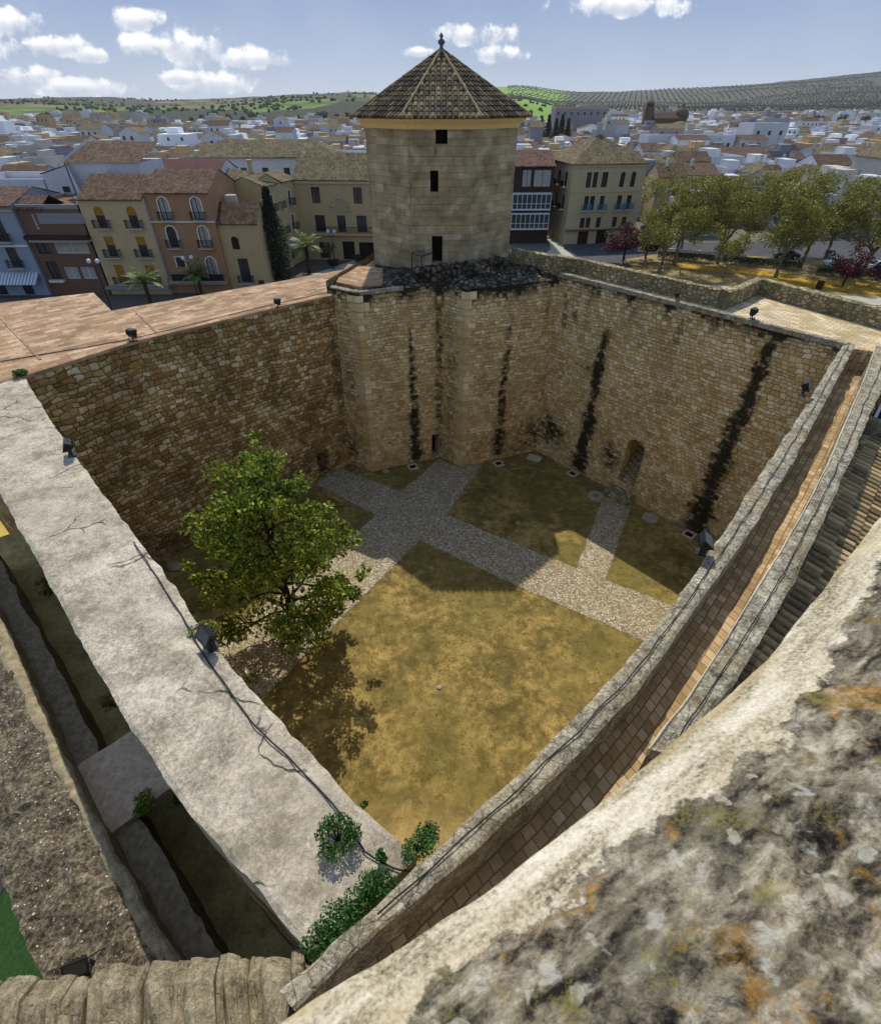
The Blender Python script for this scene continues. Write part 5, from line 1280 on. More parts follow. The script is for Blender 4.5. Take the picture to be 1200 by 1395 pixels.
# low ochre house
ops = [W_(2.0, 5.9, 1.1, 1.7, arch=1, pane='brownwood'), W_(2.5, 1.4, 1.5, 3.3, balc=1), W_(4.6, .1, .9, 1.6)]
bE_ = building('house', 'low ochre house with red-brown tiled roof, between the orange house and the cypress', (-31.6, Y0+1.2, G), 0, 5.7, 5.5, 9.2, 'ochre', ops, ('gx', 2.3, 'roofbrown'))
s = MB(); s.box(.6, 3.8, 10.4, 2.0, 5, 12.2); obj('chimney', s, M['offwhite'], bE_)
# arcaded yellow building on the square's corner
L1 = math.dist((-42.6, 108), (-27.4, 92.6)); rz1 = math.atan2(92.6-108, -27.4+42.6)
ops = [W_(1.6, 9.6, .9, 1.9, arch=1), W_(5.0, 9.6, .9, 1.9, arch=1), W_(8.6, 9.0, 1.6, 2.9, arch=1, balc=1), W_(13.0, 9.0, 1.6, 2.9, arch=1, balc=1), W_(16.8, 9.4, 1.0, 2.2, arch=1), W_(4.0, 5.4, 1.0, 2.0), W_(9.0, 5.4, 1.0, 2.0), W_(16.6, 5.0, 1.0, 2.4)]
bF_ = building('arcaded_building', 'yellow building with a top row of arches and mossy hipped roof, behind the cypress', (-42.6, 108, G), rz1, L1-2.2, 4.5, 12.6, 'yellow', ops, ('gx', 1.3, 'roofgrey'))
band(bF_, 0, L1-2.3, 12.0, .3, .2, 'cream'); band(bF_, 0, L1-2.3, 8.3, .2, .12, 'cream')
s = MB(); s.box(15.6, 1.5, 12.9, 16.1, 2, 15.4); s.box(15.45, 1.35, 15.4, 16.25, 2.15, 15.6); obj('chimney', s, M['yellow'], bF_)
L2 = math.dist((-27.3, 92.6), (-24.9, 103.8)); rz2 = math.atan2(103.8-92.6, -24.9+27.3)
ops = [W_(x, z, .95, 2.2, arch=(z > 8), balc=1, bx=.2, trim='whitetrim') for x in (2.2, 5.0, 8.6) for z in (9.0, 5.4)]+[W_(2.4, 1.0, 1.2, 2.6, door=1), W_(6.6, 1.0, 1.2, 2.6, door=1, pane='net')]
L2 = 11.4
bG_ = building('arcaded_building', 'narrow yellow facade with stacked small balconies between the arcaded building and the town hall', (-27.3, 92.6, G), rz2, L2, 6, 12.5, 'yellow', ops, ('gx', 1.2, 'roofgrey'))
s = MB(); s.face([(4, 0, 3.9), (10.6, 0, 3.9), (10.6, -1.8, 3.2), (4, -1.8, 3.2)]); obj('awning', s, M['blue'], bG_)
# civic building with crest
ops = [W_(3.6, 9.0, 1.5, 2.4, trim='cream'), W_(10.9, 9.0, 1.5, 2.4, trim='cream'), W_(3.8, 4.6, 1.8, 2.6, trim='cream'), W_(7.6, 4.6, 1.5, 2.6, trim='cream', door=1), W_(11.2, 4.6, 1.8, 2.6, trim='cream'), W_(4.0, .3, 1.9, 2.6), W_(8.4, .1, 2.2, 3.0, pane='dark', door=1), W_(11.8, .1, 3.0, 2.9, pane='dark')]
bH_ = building('town_hall', 'ochre civic building with a carved crest over a long balcony, left of the octagonal tower', (-25.0, 103.2, G), R(-4), 16.5, 12, 12.4, 'hall', ops, ('gx', 3.4, 'roofgrey'))
band(bH_, 0, 16.5, 11.9, .35, .3, 'cream'); band(bH_, 3.0, 16.2, 4.2, .3, .9, 'cream', 'balcony'); s = MB()
for k in range(66): s.box(3.1+k*.2, -.88, 4.5, 3.14+k*.2, -.84, 5.5)
s.box(3.0, -.9, 5.5, 16.2, -.82, 5.56); obj('railing', s, M['iron'], bH_)
s = MB(); s.box(6.9, -.12, 8.0, 8.3, 0, 9.8); s.box(5.8, -.1, 7.7, 9.5, 0, 8.4); s.lathe([(.5, -.1), (.42, .1), (.15, .35), (.05, .6)], (7.6, -.06, 9.8), 8)
for x in (6.2, 9.0): s.lathe([(.22, 0), (.28, .3), (.1, .6), (.16, .8), (.02, 1.0)], (x, -.06, 8.4), 8)
obj('crest', s, M['stone'], bH_)
# glazed-balcony house right of the tower
ops = [W_(3.2, 9.8, 1.8, 2.9, pane='blind', frame='redbrown'), W_(6.2, 9.8, 3.4, 2.9, pane='blind', frame='redbrown')]
bI_ = building('house', 'dark red house with two tiers of white glazed balconies, just right of the octagonal tower', (13.4, 117, G), R(2), 8.4, 12, 13.2, 'redbrown', ops, ('gx', 2.2, 'roofred'))
for z in (6.0, 2.6):
    s = MB(); s.box(.6, -.9, z, 8.2, -.02, z+.3); s.box(.6, -.9, z+2.7, 8.2, -.02, z+2.95)
    for k in range(9): s.box(.6+k*.93, -.9, z+.3, .72+k*.93, -.82, z+2.7)
    s.box(.6, -.89, z+1.1, 8.2, -.83, z+1.2); gb = obj('glazed_balcony', s, M['white'], bI_)
    s = MB(); s.box(.66, -.8, z+.3, 8.14, -.72, z+2.7); obj('pane', s, M['pane'], gb)
# corner building with blue nets
ops = []
for x in (3.4, 4.7, 6.6, 10.2, 12.4): ops.append(W_(x, 9.8, .95 if x != 6.6 else 1.2, 2.5, arch=x > 8, trim='corner'))
for x in (3.6, 4.8, 6.8, 10.4, 12.4): ops.append(W_(x, 6.0, .95, 2.4, balc=1 if x in (3.6, 6.8, 10.4, 12.4) else 0, bx=.4, railm='net', slabm='offwhite'))
for x in (3.4, 4.6, 6.8, 10.2, 12.2): ops.append(W_(x, 2.9, .95, 1.8))
ops += [W_(4, .0, 2.2, 2.3, door=1, pane='brownwood'), W_(8, 0, 2.4, 2.4, pane='dark')]
bJ_ = building('corner_building', 'tall ochre corner building with blue-netted balconies and pyramid roof, behind the purple tree', (25.0, 116.0, G), R(9), 14.8, 16, 13.6, 'corner', ops, ('hip', 4.2, 'roofgrey'))
band(bJ_, 0, 14.8, 13.1, .3, .25, 'corner'); band(bJ_, 0, 14.8, 9.0, .18, .12, 'corner'); band(bJ_, 0, 14.8, 2.45, .2, .5, 'brick', 'canopy')
for k, (y, z) in enumerate(((3, 9.8), (7, 9.8), (3, 6.0), (7, 6.0), (11, 9.8), (11, 6.0))):
    s = MB(); s.box(-.9, y-1, z-.2, 0, y+1, z); bb = obj('balcony', s, M['yellow'], bJ_); s = MB(); s.box(-.9, y-1, z, -.86, y+1, z+1); obj('railing', s, M['iron'], bb)
    s = MB(); s.box(-.05, y-.5, z, -.01, y+.5, z+2.3); obj('window', s, M['pane'], bJ_)
s = MB(); s.box(6.4, 7.4, 16.5, 8.4, 9.2, 18.6); s.box(6.9, 7.8, 18.6, 7.9, 8.8, 19.6); obj('roof_lantern', s, M['offwhite'], bJ_)

# ------------------------------------------------------------------ the white town
rr = random.Random(21)
ORD = ['first', 'second', 'third', 'fourth', 'fifth', 'sixth', 'seventh', 'eighth', 'ninth', 'tenth', 'eleventh', 'twelfth', 'thirteenth', 'fourteenth', 'fifteenth', 'sixteenth', 'seventeenth', 'eighteenth', 'nineteenth', 'twentieth', 'twenty-first', 'twenty-second', 'twenty-third', 'twenty-fourth', 'twenty-fifth', 'twenty-sixth', 'twenty-seventh', 'twenty-eighth', 'twenty-ninth', 'thirtieth', 'thirty-first', 'thirty-second', 'thirty-third', 'thirty-fourth', 'thirty-fifth', 'thirty-sixth', 'thirty-seventh', 'thirty-eighth', 'thirty-ninth', 'fortieth']
WN = [('white', 'white', 14), ('offwhite', 'off-white', 5), ('grey', 'grey', 2), ('cream', 'cream', 2), ('ochre', 'ochre', 1), ('pink', 'pinkish', 1), ('brick', 'brick-red', .6)]
RN = [('gx', 'roofbrown', 'brown tiled roof', 4), ('gy', 'roofbrown', 'gable facing us', 2), ('gx', 'roofgrey', 'mossy tiled roof', 2.5), ('gx', 'roofred', 'red tiled roof', 1.5), ('flat', 'white', 'flat roof terrace', 8), ('hip', 'roofgrey', 'hipped roof', 1)]
def pick(L, rr):
    s = rr.uniform(0, sum(q[-1] for q in L))
    for q in L:
        s -= q[-1]
        if s <= 0: return q
    return L[-1]
def clear(x, Y):
    if Y < 122 and x < 46: return False
    if 8 < x < 48 and Y < 138: return False
    if Y < 124 and x < 95: return False
    if 86 < x < 140 and 318 < Y < 365: return False
    return True
def in_frame(x, Y): return abs(x) < .857*(Y*.7826+12)+4
rows = []; Y = 124.0
while Y < 236:
    s = .0; x = -.87*(Y*.7826+12)-4; row = []
    while x < .87*(Y*.7826+12)+4:
        W = rr.uniform(5.5, 10.5); yj = Y+rr.uniform(-2.2, 2.2)
        if clear(x+W/2, yj) and rr.random() > .05: row.append((x, yj, W))
        x += W+(rr.uniform(3, 6) if rr.random() < .13 else rr.uniform(.0, .5))
    rows.append(row); Y += 12.0*(1+(Y-124)/600)
near_count = 0
for ri, row in enumerate(rows):
    for hi, (x, yj, W) in enumerate(row):
        wn, rn = pick(WN, rr), pick(RN, rr); D = rr.uniform(9, 12.5); H = rr.choice([5.8, 6.5, 7.2, 8.8, 9.6]) + rr.uniform(-.4, .4) + (1.5 if x < -60 and Y < 200 else 0)
        side = 'left' if x < 0 else 'right'
        lab = '%s house, %s, %s from left in the %s row beyond the square' % (wn[1], rn[2], ORD[min(hi, 39)], ORD[ri])
        root = empty('town_house', (x, yj, hill_z(x/yj, yj)), R(rr.uniform(-4, 4)), label=lab, cat='house', group='houses of the white town')
        mb = MB(); ops = []; nwin = max(1, int(W/3.4))
        for fl in range(2 if H < 8.5 else 3):
            for k in range(nwin):
                if rr.random() < .75: ops.append(W_(W*(k+.5)/nwin+rr.uniform(-.2, .2), .9+fl*2.9, .95, 1.35))
        vis = [o for o in ops if o['z']+o['h'] < H-.2 and o['z'] > H-6.2][:6]
        front(mb, W, H, vis, d=.15)
        mb.face([(0, 0, 0), (0, D, 0), (0, D, H), (0, 0, H)]); mb.face([(W, 0, 0), (W, D, 0), (W, D, H), (W, 0, H)]); mb.face([(0, D, 0), (W, D, 0), (W, D, H), (0, D, H)]); mb.face([(0, 0, H-.02), (W, 0, H-.02), (W, D, H-.02), (0, D, H-.02)])
        rise = rr.uniform(1.5, 2.4)
        if rn[0] == 'gx':
            for q in (0, W): mb.face([(q, 0, H), (q, D, H), (q, D/2, H+rise-.03)])
        if rn[0] == 'gy':
            for q in (0, D): mb.face([(0, q, H), (W, q, H), (W/2, q, H+rise-.03)])
        obj('wall', mb, M[wn[0]], root); rb = MB()
        if rn[0] in ('gx', 'gy'): gable(rb, W, D, H+.03, rise, axis=rn[0][1]); obj('roof', rb, M[rn[1]], root)
        elif rn[0] == 'hip': hip(rb, W, D, H+.03, rise); obj('roof', rb, M[rn[1]], root)
        else:
            e = .02; rb.box(0, 0, H-.015, W, .2, H+.9); rb.box(0, D-.2, H-.015, W, D, H+.9); rb.box(0, .2, H-.015, .2, D-.2, H+.9); rb.box(W-.2, .2, H-.015, W, D-.2, H+.9); obj('parapet', rb, M[wn[0]], root)
            sb = MB(); w2 = min(3.5, W*.4); x2 = rr.uniform(.5, W-w2-.5); sb.box(x2, D*.45, H-.015, x2+w2, D-.4, H+2.3); obj('stair_head', sb, M[wn[0]], root)
        if rr.random() < .4 and rn[0] != 'flat':
            cb = MB(); cx = rr.uniform(1, W-1.6); cb.box(cx, D*.35, H+.3, cx+.6, D*.35+.6, H+rise+.9); obj('chimney', cb, M['white'], root)
        if rr.random() < .45:
            ab = MB(); ax, ay, az = rr.uniform(1, W-1), D*.5, H+(0 if rn[0] == 'flat' else rise); ab.box(ax-.03, ay-.03, az-.2, ax+.03, ay+.03, az+2.2)
            for q in (1.5, 1.8, 2.1): ab.box(ax-.45, ay-.02, az+q, ax+.45, ay+.02, az+q+.04)
            obj('aerial', ab, M['iron'], root)
        for o in vis:
            p = MB(); p.face([(o['x']-o['w']/2, .14, o['z']), (o['x']+o['w']/2, .14, o['z']), (o['x']+o['w']/2, .14, o['z']+o['h']), (o['x']-o['w']/2, .14, o['z']+o['h'])]); obj('window', p, M['pane'], root)
        near_count += 1
# specific landmarks of the town
def simple_bld(name, label, x, Yd, W, D, H, wall, roof, cat='building', rz=0, rise=2.0, zoff=0):
    return building(name, label, (x, Yd, hill_z(x/Yd, Yd)+zoff), rz, W, D, H, wall, [W_(W*(k+.5)/max(2, int(W/4)), H-3.2, 1.2, 1.5) for k in range(max(2, int(W/4)))], (roof[0], rise, roof[1]), cat)
simple_bld('warehouse', 'long white warehouse with a red roof edge in the right part of the town', 118, 205, 34, 12, 8, 'white', ('gx', 'roofred'))
simple_bld('warehouse', 'large white hall with a dark open upper floor, above the park trees', 86, 196, 18, 14, 9.5, 'white', ('gx', 'roofred'))
simple_bld('apartment_block', 'tall plain white block standing over the right part of the town', 128, 262, 14, 14, 15.5, 'white', ('flat', 'white'), rise=.8)
simple_bld('apartment_block', 'long white block with flat roof, left of the plain white block and below the church', 82, 250, 34, 12, 12, 'white', ('flat', 'white'), rise=.8)
simple_bld('apartment_block', 'grey flat-roofed apartment block with ribbon balconies just right of the tower roof', 74, 420, 34, 16, 20, 'grey', ('flat', 'stone'), rise=1.2)
simple_bld('warehouse', 'long low white building with bright roof left of the octagonal tower', -64, 215, 26, 12, 8.5, 'white', ('flat', 'white'), rise=.8)
simple_bld('house', 'stone gabled house at the right edge above the park', 103, 133, 14, 22, 12.5, 'offwhite', ('gy', 'roofgrey'), 'house', rise=4.0)
simple_bld('house', 'white house with a dark red metal lean-to roof behind the orange house', -49, 100, 13, 9, 13.6, 'white', ('gx', 'awnred'), 'house', rise=1.6)
simple_bld('house', 'white stepped terrace house behind the brown brick house', -78, 98, 14, 12, 12.0, 'white', ('flat', 'white'), 'house', rise=1.0)
simple_bld('house', 'pale house with flat roof behind the blue-grey house', -98, 96, 18, 10, 12.6, 'offwhite', ('flat', 'white'), 'house', rise=.9)
simple_bld('house', 'white house with low parapet between the stepped terrace and the cream house roof', -63, 97, 11.5, 10, 13.8, 'white', ('gy', 'roofred'), 'house', rise=1.5)
simple_bld('house', 'white-walled house with mossy hipped roof behind the arcaded building', -50, 123, 30, 12, 14.2, 'white', ('hip', 'roofgrey'), 'house', rise=2.6)
simple_bld('house', 'white house with long party wall behind the civic building', -27, 119, 24, 10, 14.4, 'white', ('flat', 'white'), 'house', rise=.6)
# church on the right skyline
ch = empty('church', (165, 500, hill_z(.33, 500)), R(-6), label='brown church with a square belfry and a dome on the right skyline', cat='church'); ch.scale = (.82, .82, .8)
s = MB(); s.box(0, 0, 0, 30, 14, 17); obj('nave', s, M['church'], ch); s = MB(); gable(s, 30, 14, 17.05, 4.5); obj('roof', s, M['roofbrown'], ch)
s = MB(); s.box(-9, 2, 0, -1, 10, 25); s.box(-8.2, 2.8, 25, -1.8, 9.2, 29); tw = obj('belfry', s, M['church'], ch)
s = MB(); s.lathe([(3.8, 0), (3.2, 1.4), (1.8, 2.6), (.5, 3.6), (.15, 6)], (-5, 6, 29), 8); obj('spire', s, M['roofgrey'], tw)
for x in (-6.6, -3.8):
    s = MB(); s.box(x-.7, 2.7, 25.6, x+.7, 2.82, 28.2); obj('bell_opening', s, M['dark'], tw)
s = MB(); s.lathe([(7, 0), (7, 3), (6.6, 4.2), (5.6, 6), (3.8, 7.6), (1.4, 8.6), (1.2, 10.2), (.2, 12)], (26, 8, 17), 14); obj('dome', s, M['church'], ch, True)
# the mass of the far town
mb = MB(); Y = 240.0; mats = ['white', 'offwhite', 'grey', 'cream', 'pink', 'ochre', 'roofbrown', 'roofgrey', 'roofred', 'pane', 'white2']
M['white2'] = plaster('whitewash_bright', '#eceef0', .1)
wts = [('white', 9), ('white2', 4), ('offwhite', 5), ('grey', 3), ('cream', 2), ('pink', 1), ('ochre', 1)]
while Y < 1130:
    x = -.87*(Y*.7826+12)
    while x < .87*(Y*.7826+12):
        W = rr.uniform(5.5, 13)*(1+(Y-240)/1500); yj = Y+rr.uniform(-4, 4); s = x/yj
        lim = 740+60*math.sin(s*7+.4)+60*math.sin(s*19)
        if s > .1: lim = 1120
        if .04 < s < .2: lim = 620
        if clear(x, yj) and yj < lim and rr.random() > (.12 if Y < 700 else .25):
            z = hill_z(s, yj)-.5; D = rr.uniform(8, 12); H = rr.uniform(5.5, 9.5)+(rr.random() < .06)*rr.uniform(3, 7); wi = mats.index(pick(wts, rr)[0]); ri = rr.choice([6, 7, 7, 8, 0, 0, 0, 10, 10, 10])
            mb.box(x, yj, z, x+W, yj+D, z+H, wi); rise = rr.uniform(1.3, 2.3)
            if ri in (6, 7, 8):
                if rr.random() < .7:
                    for sgn in (0, 1):
                        y0 = yj-.3 if sgn == 0 else yj+D+.3; mb.face([(x-.2, y0, z+H), (x+W+.2, y0, z+H), (x+W+.2, yj+D/2, z+H+rise), (x-.2, yj+D/2, z+H+rise)], ri, [(0, 0), (W, 0), (W, 6), (0, 6)])
                    for q in (x, x+W): mb.face([(q, yj, z+H), (q, yj+D, z+H), (q, yj+D/2, z+H+rise)], wi)
                else:
                    for sgn in (0, 1):
                        x0 = x-.3 if sgn == 0 else x+W+.3; mb.face([(x0, yj, z+H), (x0, yj+D, z+H), (x+W/2, yj+D, z+H+rise), (x+W/2, yj, z+H+rise)], ri, [(0, 0), (W, 0), (W, 6), (0, 6)])
                    for q in (yj, yj+D): mb.face([(x, q, z+H), (x+W, q, z+H), (x+W/2, q, z+H+rise)], wi)
            else: mb.box(x+W*.2, yj+D*.4, z+H, x+W*.6, yj+D*.9, z+H+2.2, wi)
            if Y < 600:
                for k in range(int(W/3)):
                    if rr.random() < .6: xx = x+1+k*3; mb.face([(xx, yj-.03, z+H-2.4), (xx+1, yj-.03, z+H-2.4), (xx+1, yj-.03, z+H-1.1), (xx, yj-.03, z+H-1.1)], 9)
        x += W+(rr.uniform(2, 8) if rr.random() < .25 else rr.uniform(0, 1.5))
    Y += 9.5+(Y-240)*.013
tag(obj('distant_houses', mb, [M[k] for k in mats]), 'dense mass of small white and brown-roofed houses spreading to the hills', 'houses', kind='stuff')

# ------------------------------------------------------------------ trees outside
def tree_mesh(kind, seed):
    rr = random.Random(seed); tb, lb = MB(), MB(); cl = []
    if kind == 'plane':
        limb(tb, (0, 0, -.2), (rr.uniform(-.4, .4), rr.uniform(-.3, .3), 4.2), .34, .24, rr, 5, .02)
        for k in range(9):
            an = k*2.4+rr.uniform(-.3, .3); q = rr.uniform(2.8, 6.4); z = rr.uniform(6.5, 13.6)
            P = limb(tb, (0, 0, rr.uniform(3.2, 4.4)), (math.cos(an)*q, math.sin(an)*q, z), .16, .04, rr, 5, .05)
            for m_ in (3, 4, 5):
                for _ in range(3):
                    c = P[m_]+Vector((rr.uniform(-1.4, 1.4), rr.uniform(-1.4, 1.4), rr.uniform(-1, 1))); limb(tb, P[m_], c, .04, .012, rr, 2, .05); cl.append((c, rr.uniform(.9, 1.7), 108))
        clumps(lb, cl, .33, seed, .65); return tb, lb, 'leafyellow', 'bark'
    if kind == 'small':
        limb(tb, (0, 0, -.1), (.1, 0, 2.6), .14, .09, rr, 4, .03)
        for k in range(8):
            an = k*2.4; P = limb(tb, (.1, 0, 2.2), (math.cos(an)*1.8, math.sin(an)*1.8, rr.uniform(3.6, 5.6)), .06, .02, rr, 4, .06)
            for m_ in (2, 3, 4): cl.append((P[m_], rr.uniform(.5, .8), 60))
        clumps(lb, cl, .26, seed, .65); return tb, lb, 'leafyellow', 'bark'
    if kind == 'red':
        limb(tb, (0, 0, -.1), (0, 0, 1.8), .2, .14, rr, 4, .03)
        for k in range(13):
            an = k*2.4; q = rr.uniform(1.2, 3.4); P = limb(tb, (0, 0, 1.6), (math.cos(an)*q, math.sin(an)*q, rr.uniform(2.6, 5.8)-.25*q), .08, .02, rr, 4, .06)
            for m_ in (2, 3, 4): cl.append((P[m_], rr.uniform(.6, 1.1), 85))
        clumps(lb, cl, .26, seed, .6); return tb, lb, 'leafred', 'barkdark'
    if kind == 'cyp':
        limb(tb, (0, 0, -.1), (0, 0, 11), .22, .04, rr, 6, .01)
        for k in range(60):
            z = .8+12.4*k/60; q = 2.0*math.sin(math.pi*min(.93, .2+.8*(k/60)))**.7*(1.0 if k < 30 else 1-(k-30)/36); an = k*2.4
            cl.append(((math.cos(an)*q*.55, math.sin(an)*q*.55, z), .5+.4*q, 170))
        clumps(lb, cl, .30, seed, .45); return tb, lb, 'leafcyp', 'barkdark'
    if kind == 'dark':
        limb(tb, (0, 0, -.1), (0, 0, 5), .3, .2, rr, 4, .02)
        for k in range(16):
            an = k*2.4; q = rr.uniform(.8, 3.0); P = limb(tb, (0, 0, 3), (math.cos(an)*q, math.sin(an)*q, rr.uniform(4, 8)), .1, .03, rr, 3, .06); cl.append((P[3], rr.uniform(1.0, 1.6), 55)); cl.append((P[2], 1.3, 40))
        clumps(lb, cl, .55, seed, .7); return tb, lb, 'leafdark', 'barkdark'
    if kind == 'palm':
        limb(tb, (0, 0, -.1), (0, 0, 3.4), .28, .24, rr, 4, .01)
        for k in range(34):
            an = k*2.4; el = rr.uniform(.1, 1.3); L = rr.uniform(2.2, 2.9); prev = Vector((0, 0, 3.4)); d = Vector((math.cos(an)*math.cos(el), math.sin(an)*math.cos(el), math.sin(el)))
            sd_ = Vector((-math.sin(an), math.cos(an), 0))
            for m_ in range(7):
                nx = prev+d*(L/7); d = (d+Vector((0, 0, -.16))).normalized(); wd = .5*math.sin(math.pi*(m_+.7)/7.6)
                for sg in (-1, 1):
                    for q in (0, .5):
                        p = prev.lerp(nx, q); lb.face([p, p+(nx-prev)*.42, p+(nx-prev)*.9+sd_*sg*wd+Vector((0, 0, -.15*wd)), p+(nx-prev)*.6+sd_*sg*wd*.9+Vector((0, 0, -.15*wd))])
                prev = nx
        return tb, lb, 'leafpalm', 'barkdark'
tree_cache = {}
def tree(kind, v, loc, s, label, name='tree', cat='tree', group=None, rz=0, sz=1.0):
    key = (kind, v)
    if key not in tree_cache:
        tb, lb, lm, bm = tree_mesh(kind, 100+v*7+len(kind)); tree_cache[key] = (tb.mesh('trunk', [M[bm]], True), lb.mesh('crown', [M[lm]]))
    root = empty(name, loc, rz, label=label, cat=cat, group=group); root.scale = (s, s, s*sz)
    obj('trunk', tree_cache[key][0], None, root); obj('crown', tree_cache[key][1], None, root); return root
for i, (x, y, s, lb_) in enumerate([(37.0, 93.5, 1.0, 'leftmost yellow-green plane tree of the park, beside the purple tree'), (41.5, 99.0, .95, 'yellow-green plane tree close behind the leftmost one of the park'),
     (49.5, 99.5, .95, 'yellow-green plane tree behind the small round-crowned park tree'), (55.2, 90.5, 1.03, 'yellow-green plane tree with a forked pale trunk in the middle of the park'), (62.5, 96.5, 1.0, 'yellow-green plane tree between the forked plane tree and the parked white car'),
     (68.5, 89.5, 1.0, 'yellow-green plane tree behind the right-hand purple tree'), (76.0, 92, 1.05, 'tall yellow-green plane tree at the right edge of the park'), (57, 106.5, .95, 'yellow-green plane tree in the back row across the road, centre of the park'),
     (71, 103.5, .95, 'yellow-green plane tree in the back row at the far right'), (46, 108.5, .95, 'yellow-green plane tree in the back row across the road, at its left end'), (64, 107, 1.0, 'yellow-green plane tree in the back row, second from the right'), (84, 98, 1.05, 'yellow-green plane tree cut by the right edge of the photo')]):
    tree('plane', i % 4, (x, y, G), s*.98, lb_, 'plane_tree', 'tree', 'plane trees of the park', rz=i*1.3)
tree('small', 0, (46.2, 90.0, G), 1.25, 'small round-crowned light green tree on the pale park path', 'park_tree')
tree('red', 0, (32.8, 100.5, G), 1.3, 'purple-leaved tree in front of the ochre corner building', 'plum_tree')
tree('red', 1, (37.2, 101.8, G), 1.1, 'purple-leaved tree partly behind the leftmost plane tree', 'plum_tree')
tree('red', 1, (62.5, 84.5, G), 1.05, 'purple-leaved tree at the right end of the park, before the white car', 'plum_tree')
tree('red', 0, (68.6, 84.0, G), 1.1, 'purple-leaved tree at the far right edge', 'plum_tree')
tree('cyp', 0, (-25.0, 86.0, G), 1.0, 'tall dark cypress leaning over the square in front of the arcaded building', 'cypress', 'cypress')
tree('palm', 0, (-40.0, 73.5, G), 1.05, 'palm crown showing above the terracotta walk in front of the cream house', 'palm_tree', 'palm')
tree('palm', 0, (-34.6, 78.0, G), 1.0, 'palm crown in front of the orange house', 'palm_tree', 'palm', rz=1.0)
tree('palm', 0, (-22.2, 93.5, G), 1.15, 'spiky palm standing in the sunlit bed of the square', 'palm_tree', 'palm', rz=2.0)
tree('small', 0, (-20.0, 101.5, G), .55, 'little ball-shaped tree on the shaded square', 'park_tree', rz=2)
for i, (x, y, lb_) in enumerate([(-18.6, 96.5, 'dark round bush beside the spiky palm'), (-14.6, 99.5, 'small dark bush under the double lamp post')]):
    bush('shrub', (x, y, G), 1.0, 1.5, lb_, 700, .22, 'leafdark', seed=30+i)
town_t = [(-175, 250, 1.5), (-168, 256, 1.3), (-230, 420, 2.2), (-215, 430, 2.0), (-120, 190, .8), (92, 395, 2.0), (99, 400, 2.2), (106, 402, 1.9), (112, 398, 1.9), (118, 402, 2.0), (150, 420, 2.0), (158, 425, 2.1), (300, 560, 2.6), (320, 570, 2.6), (345, 590, 2.8), (380, 610, 2.8), (420, 640, 2.6), (62, 150, 1.0), (66, 154, 1.1), (78, 170, 1.0), (-100, 700, 3), (-130, 720, 3), (-60, 690, 2.6), (-300, 640, 3), (-420, 690, 3), (-380, 700, 3.2), (230, 330, 1.2), (250, 300, 1.1), (-140, 330, 1.2), (-60, 300, 1.0)]
for i, (x, y, s) in enumerate(town_t):
    side = 'left' if x < 0 else 'right'; q = sorted([p[0]/p[1] for p in town_t if (p[0] < 0) == (x < 0)]); k = q.index(x/y)
    tree('dark', i % 2, (x, y, hill_z(x/y, y)), s*.62, 'dark evergreen tree among the houses %s of the tower, %s from left' % (side, ORD[k]), 'evergreen_tree', group='dark trees among the houses', rz=i)
for i, x in enumerate((52, 56, 60.5, 64, 68)):
    tree('cyp', 0, (x, 330+i*3, hill_z(.17, 330)), 1.25+.12*(i % 2), '%s from the left of the row of thin dark cypresses right of the tower roof' % ORD[i], 'cypress', 'cypress', 'cypress row beyond the tower', rz=i)
# hedges
def hedge(label, a, b, w_, h, seed):
    rr = random.Random(seed); lb = MB(); A, B = Vector((*a, 0)), Vector((*b, 0)); L = (B-A).length; d = (B-A)/L; n_ = Vector((-d.y, d.x, 0))
    for _ in range(int(L*330)):
        p = A+d*rr.uniform(0, L)+n_*rr.uniform(-w_, w_)+Vector((0, 0, G+h*rr.uniform(.02, 1)**.5)); leaf(lb, p, .2, rr, asp=.6)
    o = obj('hedge', lb, M['hedge']); tag(o, label, 'hedge')
hedge('clipped dark hedge along the park road, left of the small park tree', (40, 103.5), (49, 100.5), .55, 1.3, 1)
hedge('clipped dark hedge along the park road, behind the forked plane tree', (50.5, 100), (62, 95.5), .55, 1.3, 2)
hedge('clipped hedge in front of the parked white cars', (63, 92.5), (72, 88.8), .5, 1.1, 3)
mb = MB(); mb.obox((47, 106, G+.5), (9, -3.6), 9.5, .12, .5); o = obj('low_wall', mb, M['whitetrim']); tag(o, 'low white wall along the road behind the park hedge', 'wall')
mb = MB(); mb.box(-.35, -.35, 0, .35, .35, 1.1); mb.box(-.4, -.4, 1.1, .4, .4, 1.2); o = obj('litter_bin', mb, M['wood']); o.location = (58.5, 83.8, G); tag(o, 'dark litter bin on the yellow bed near the parapet', 'bin')
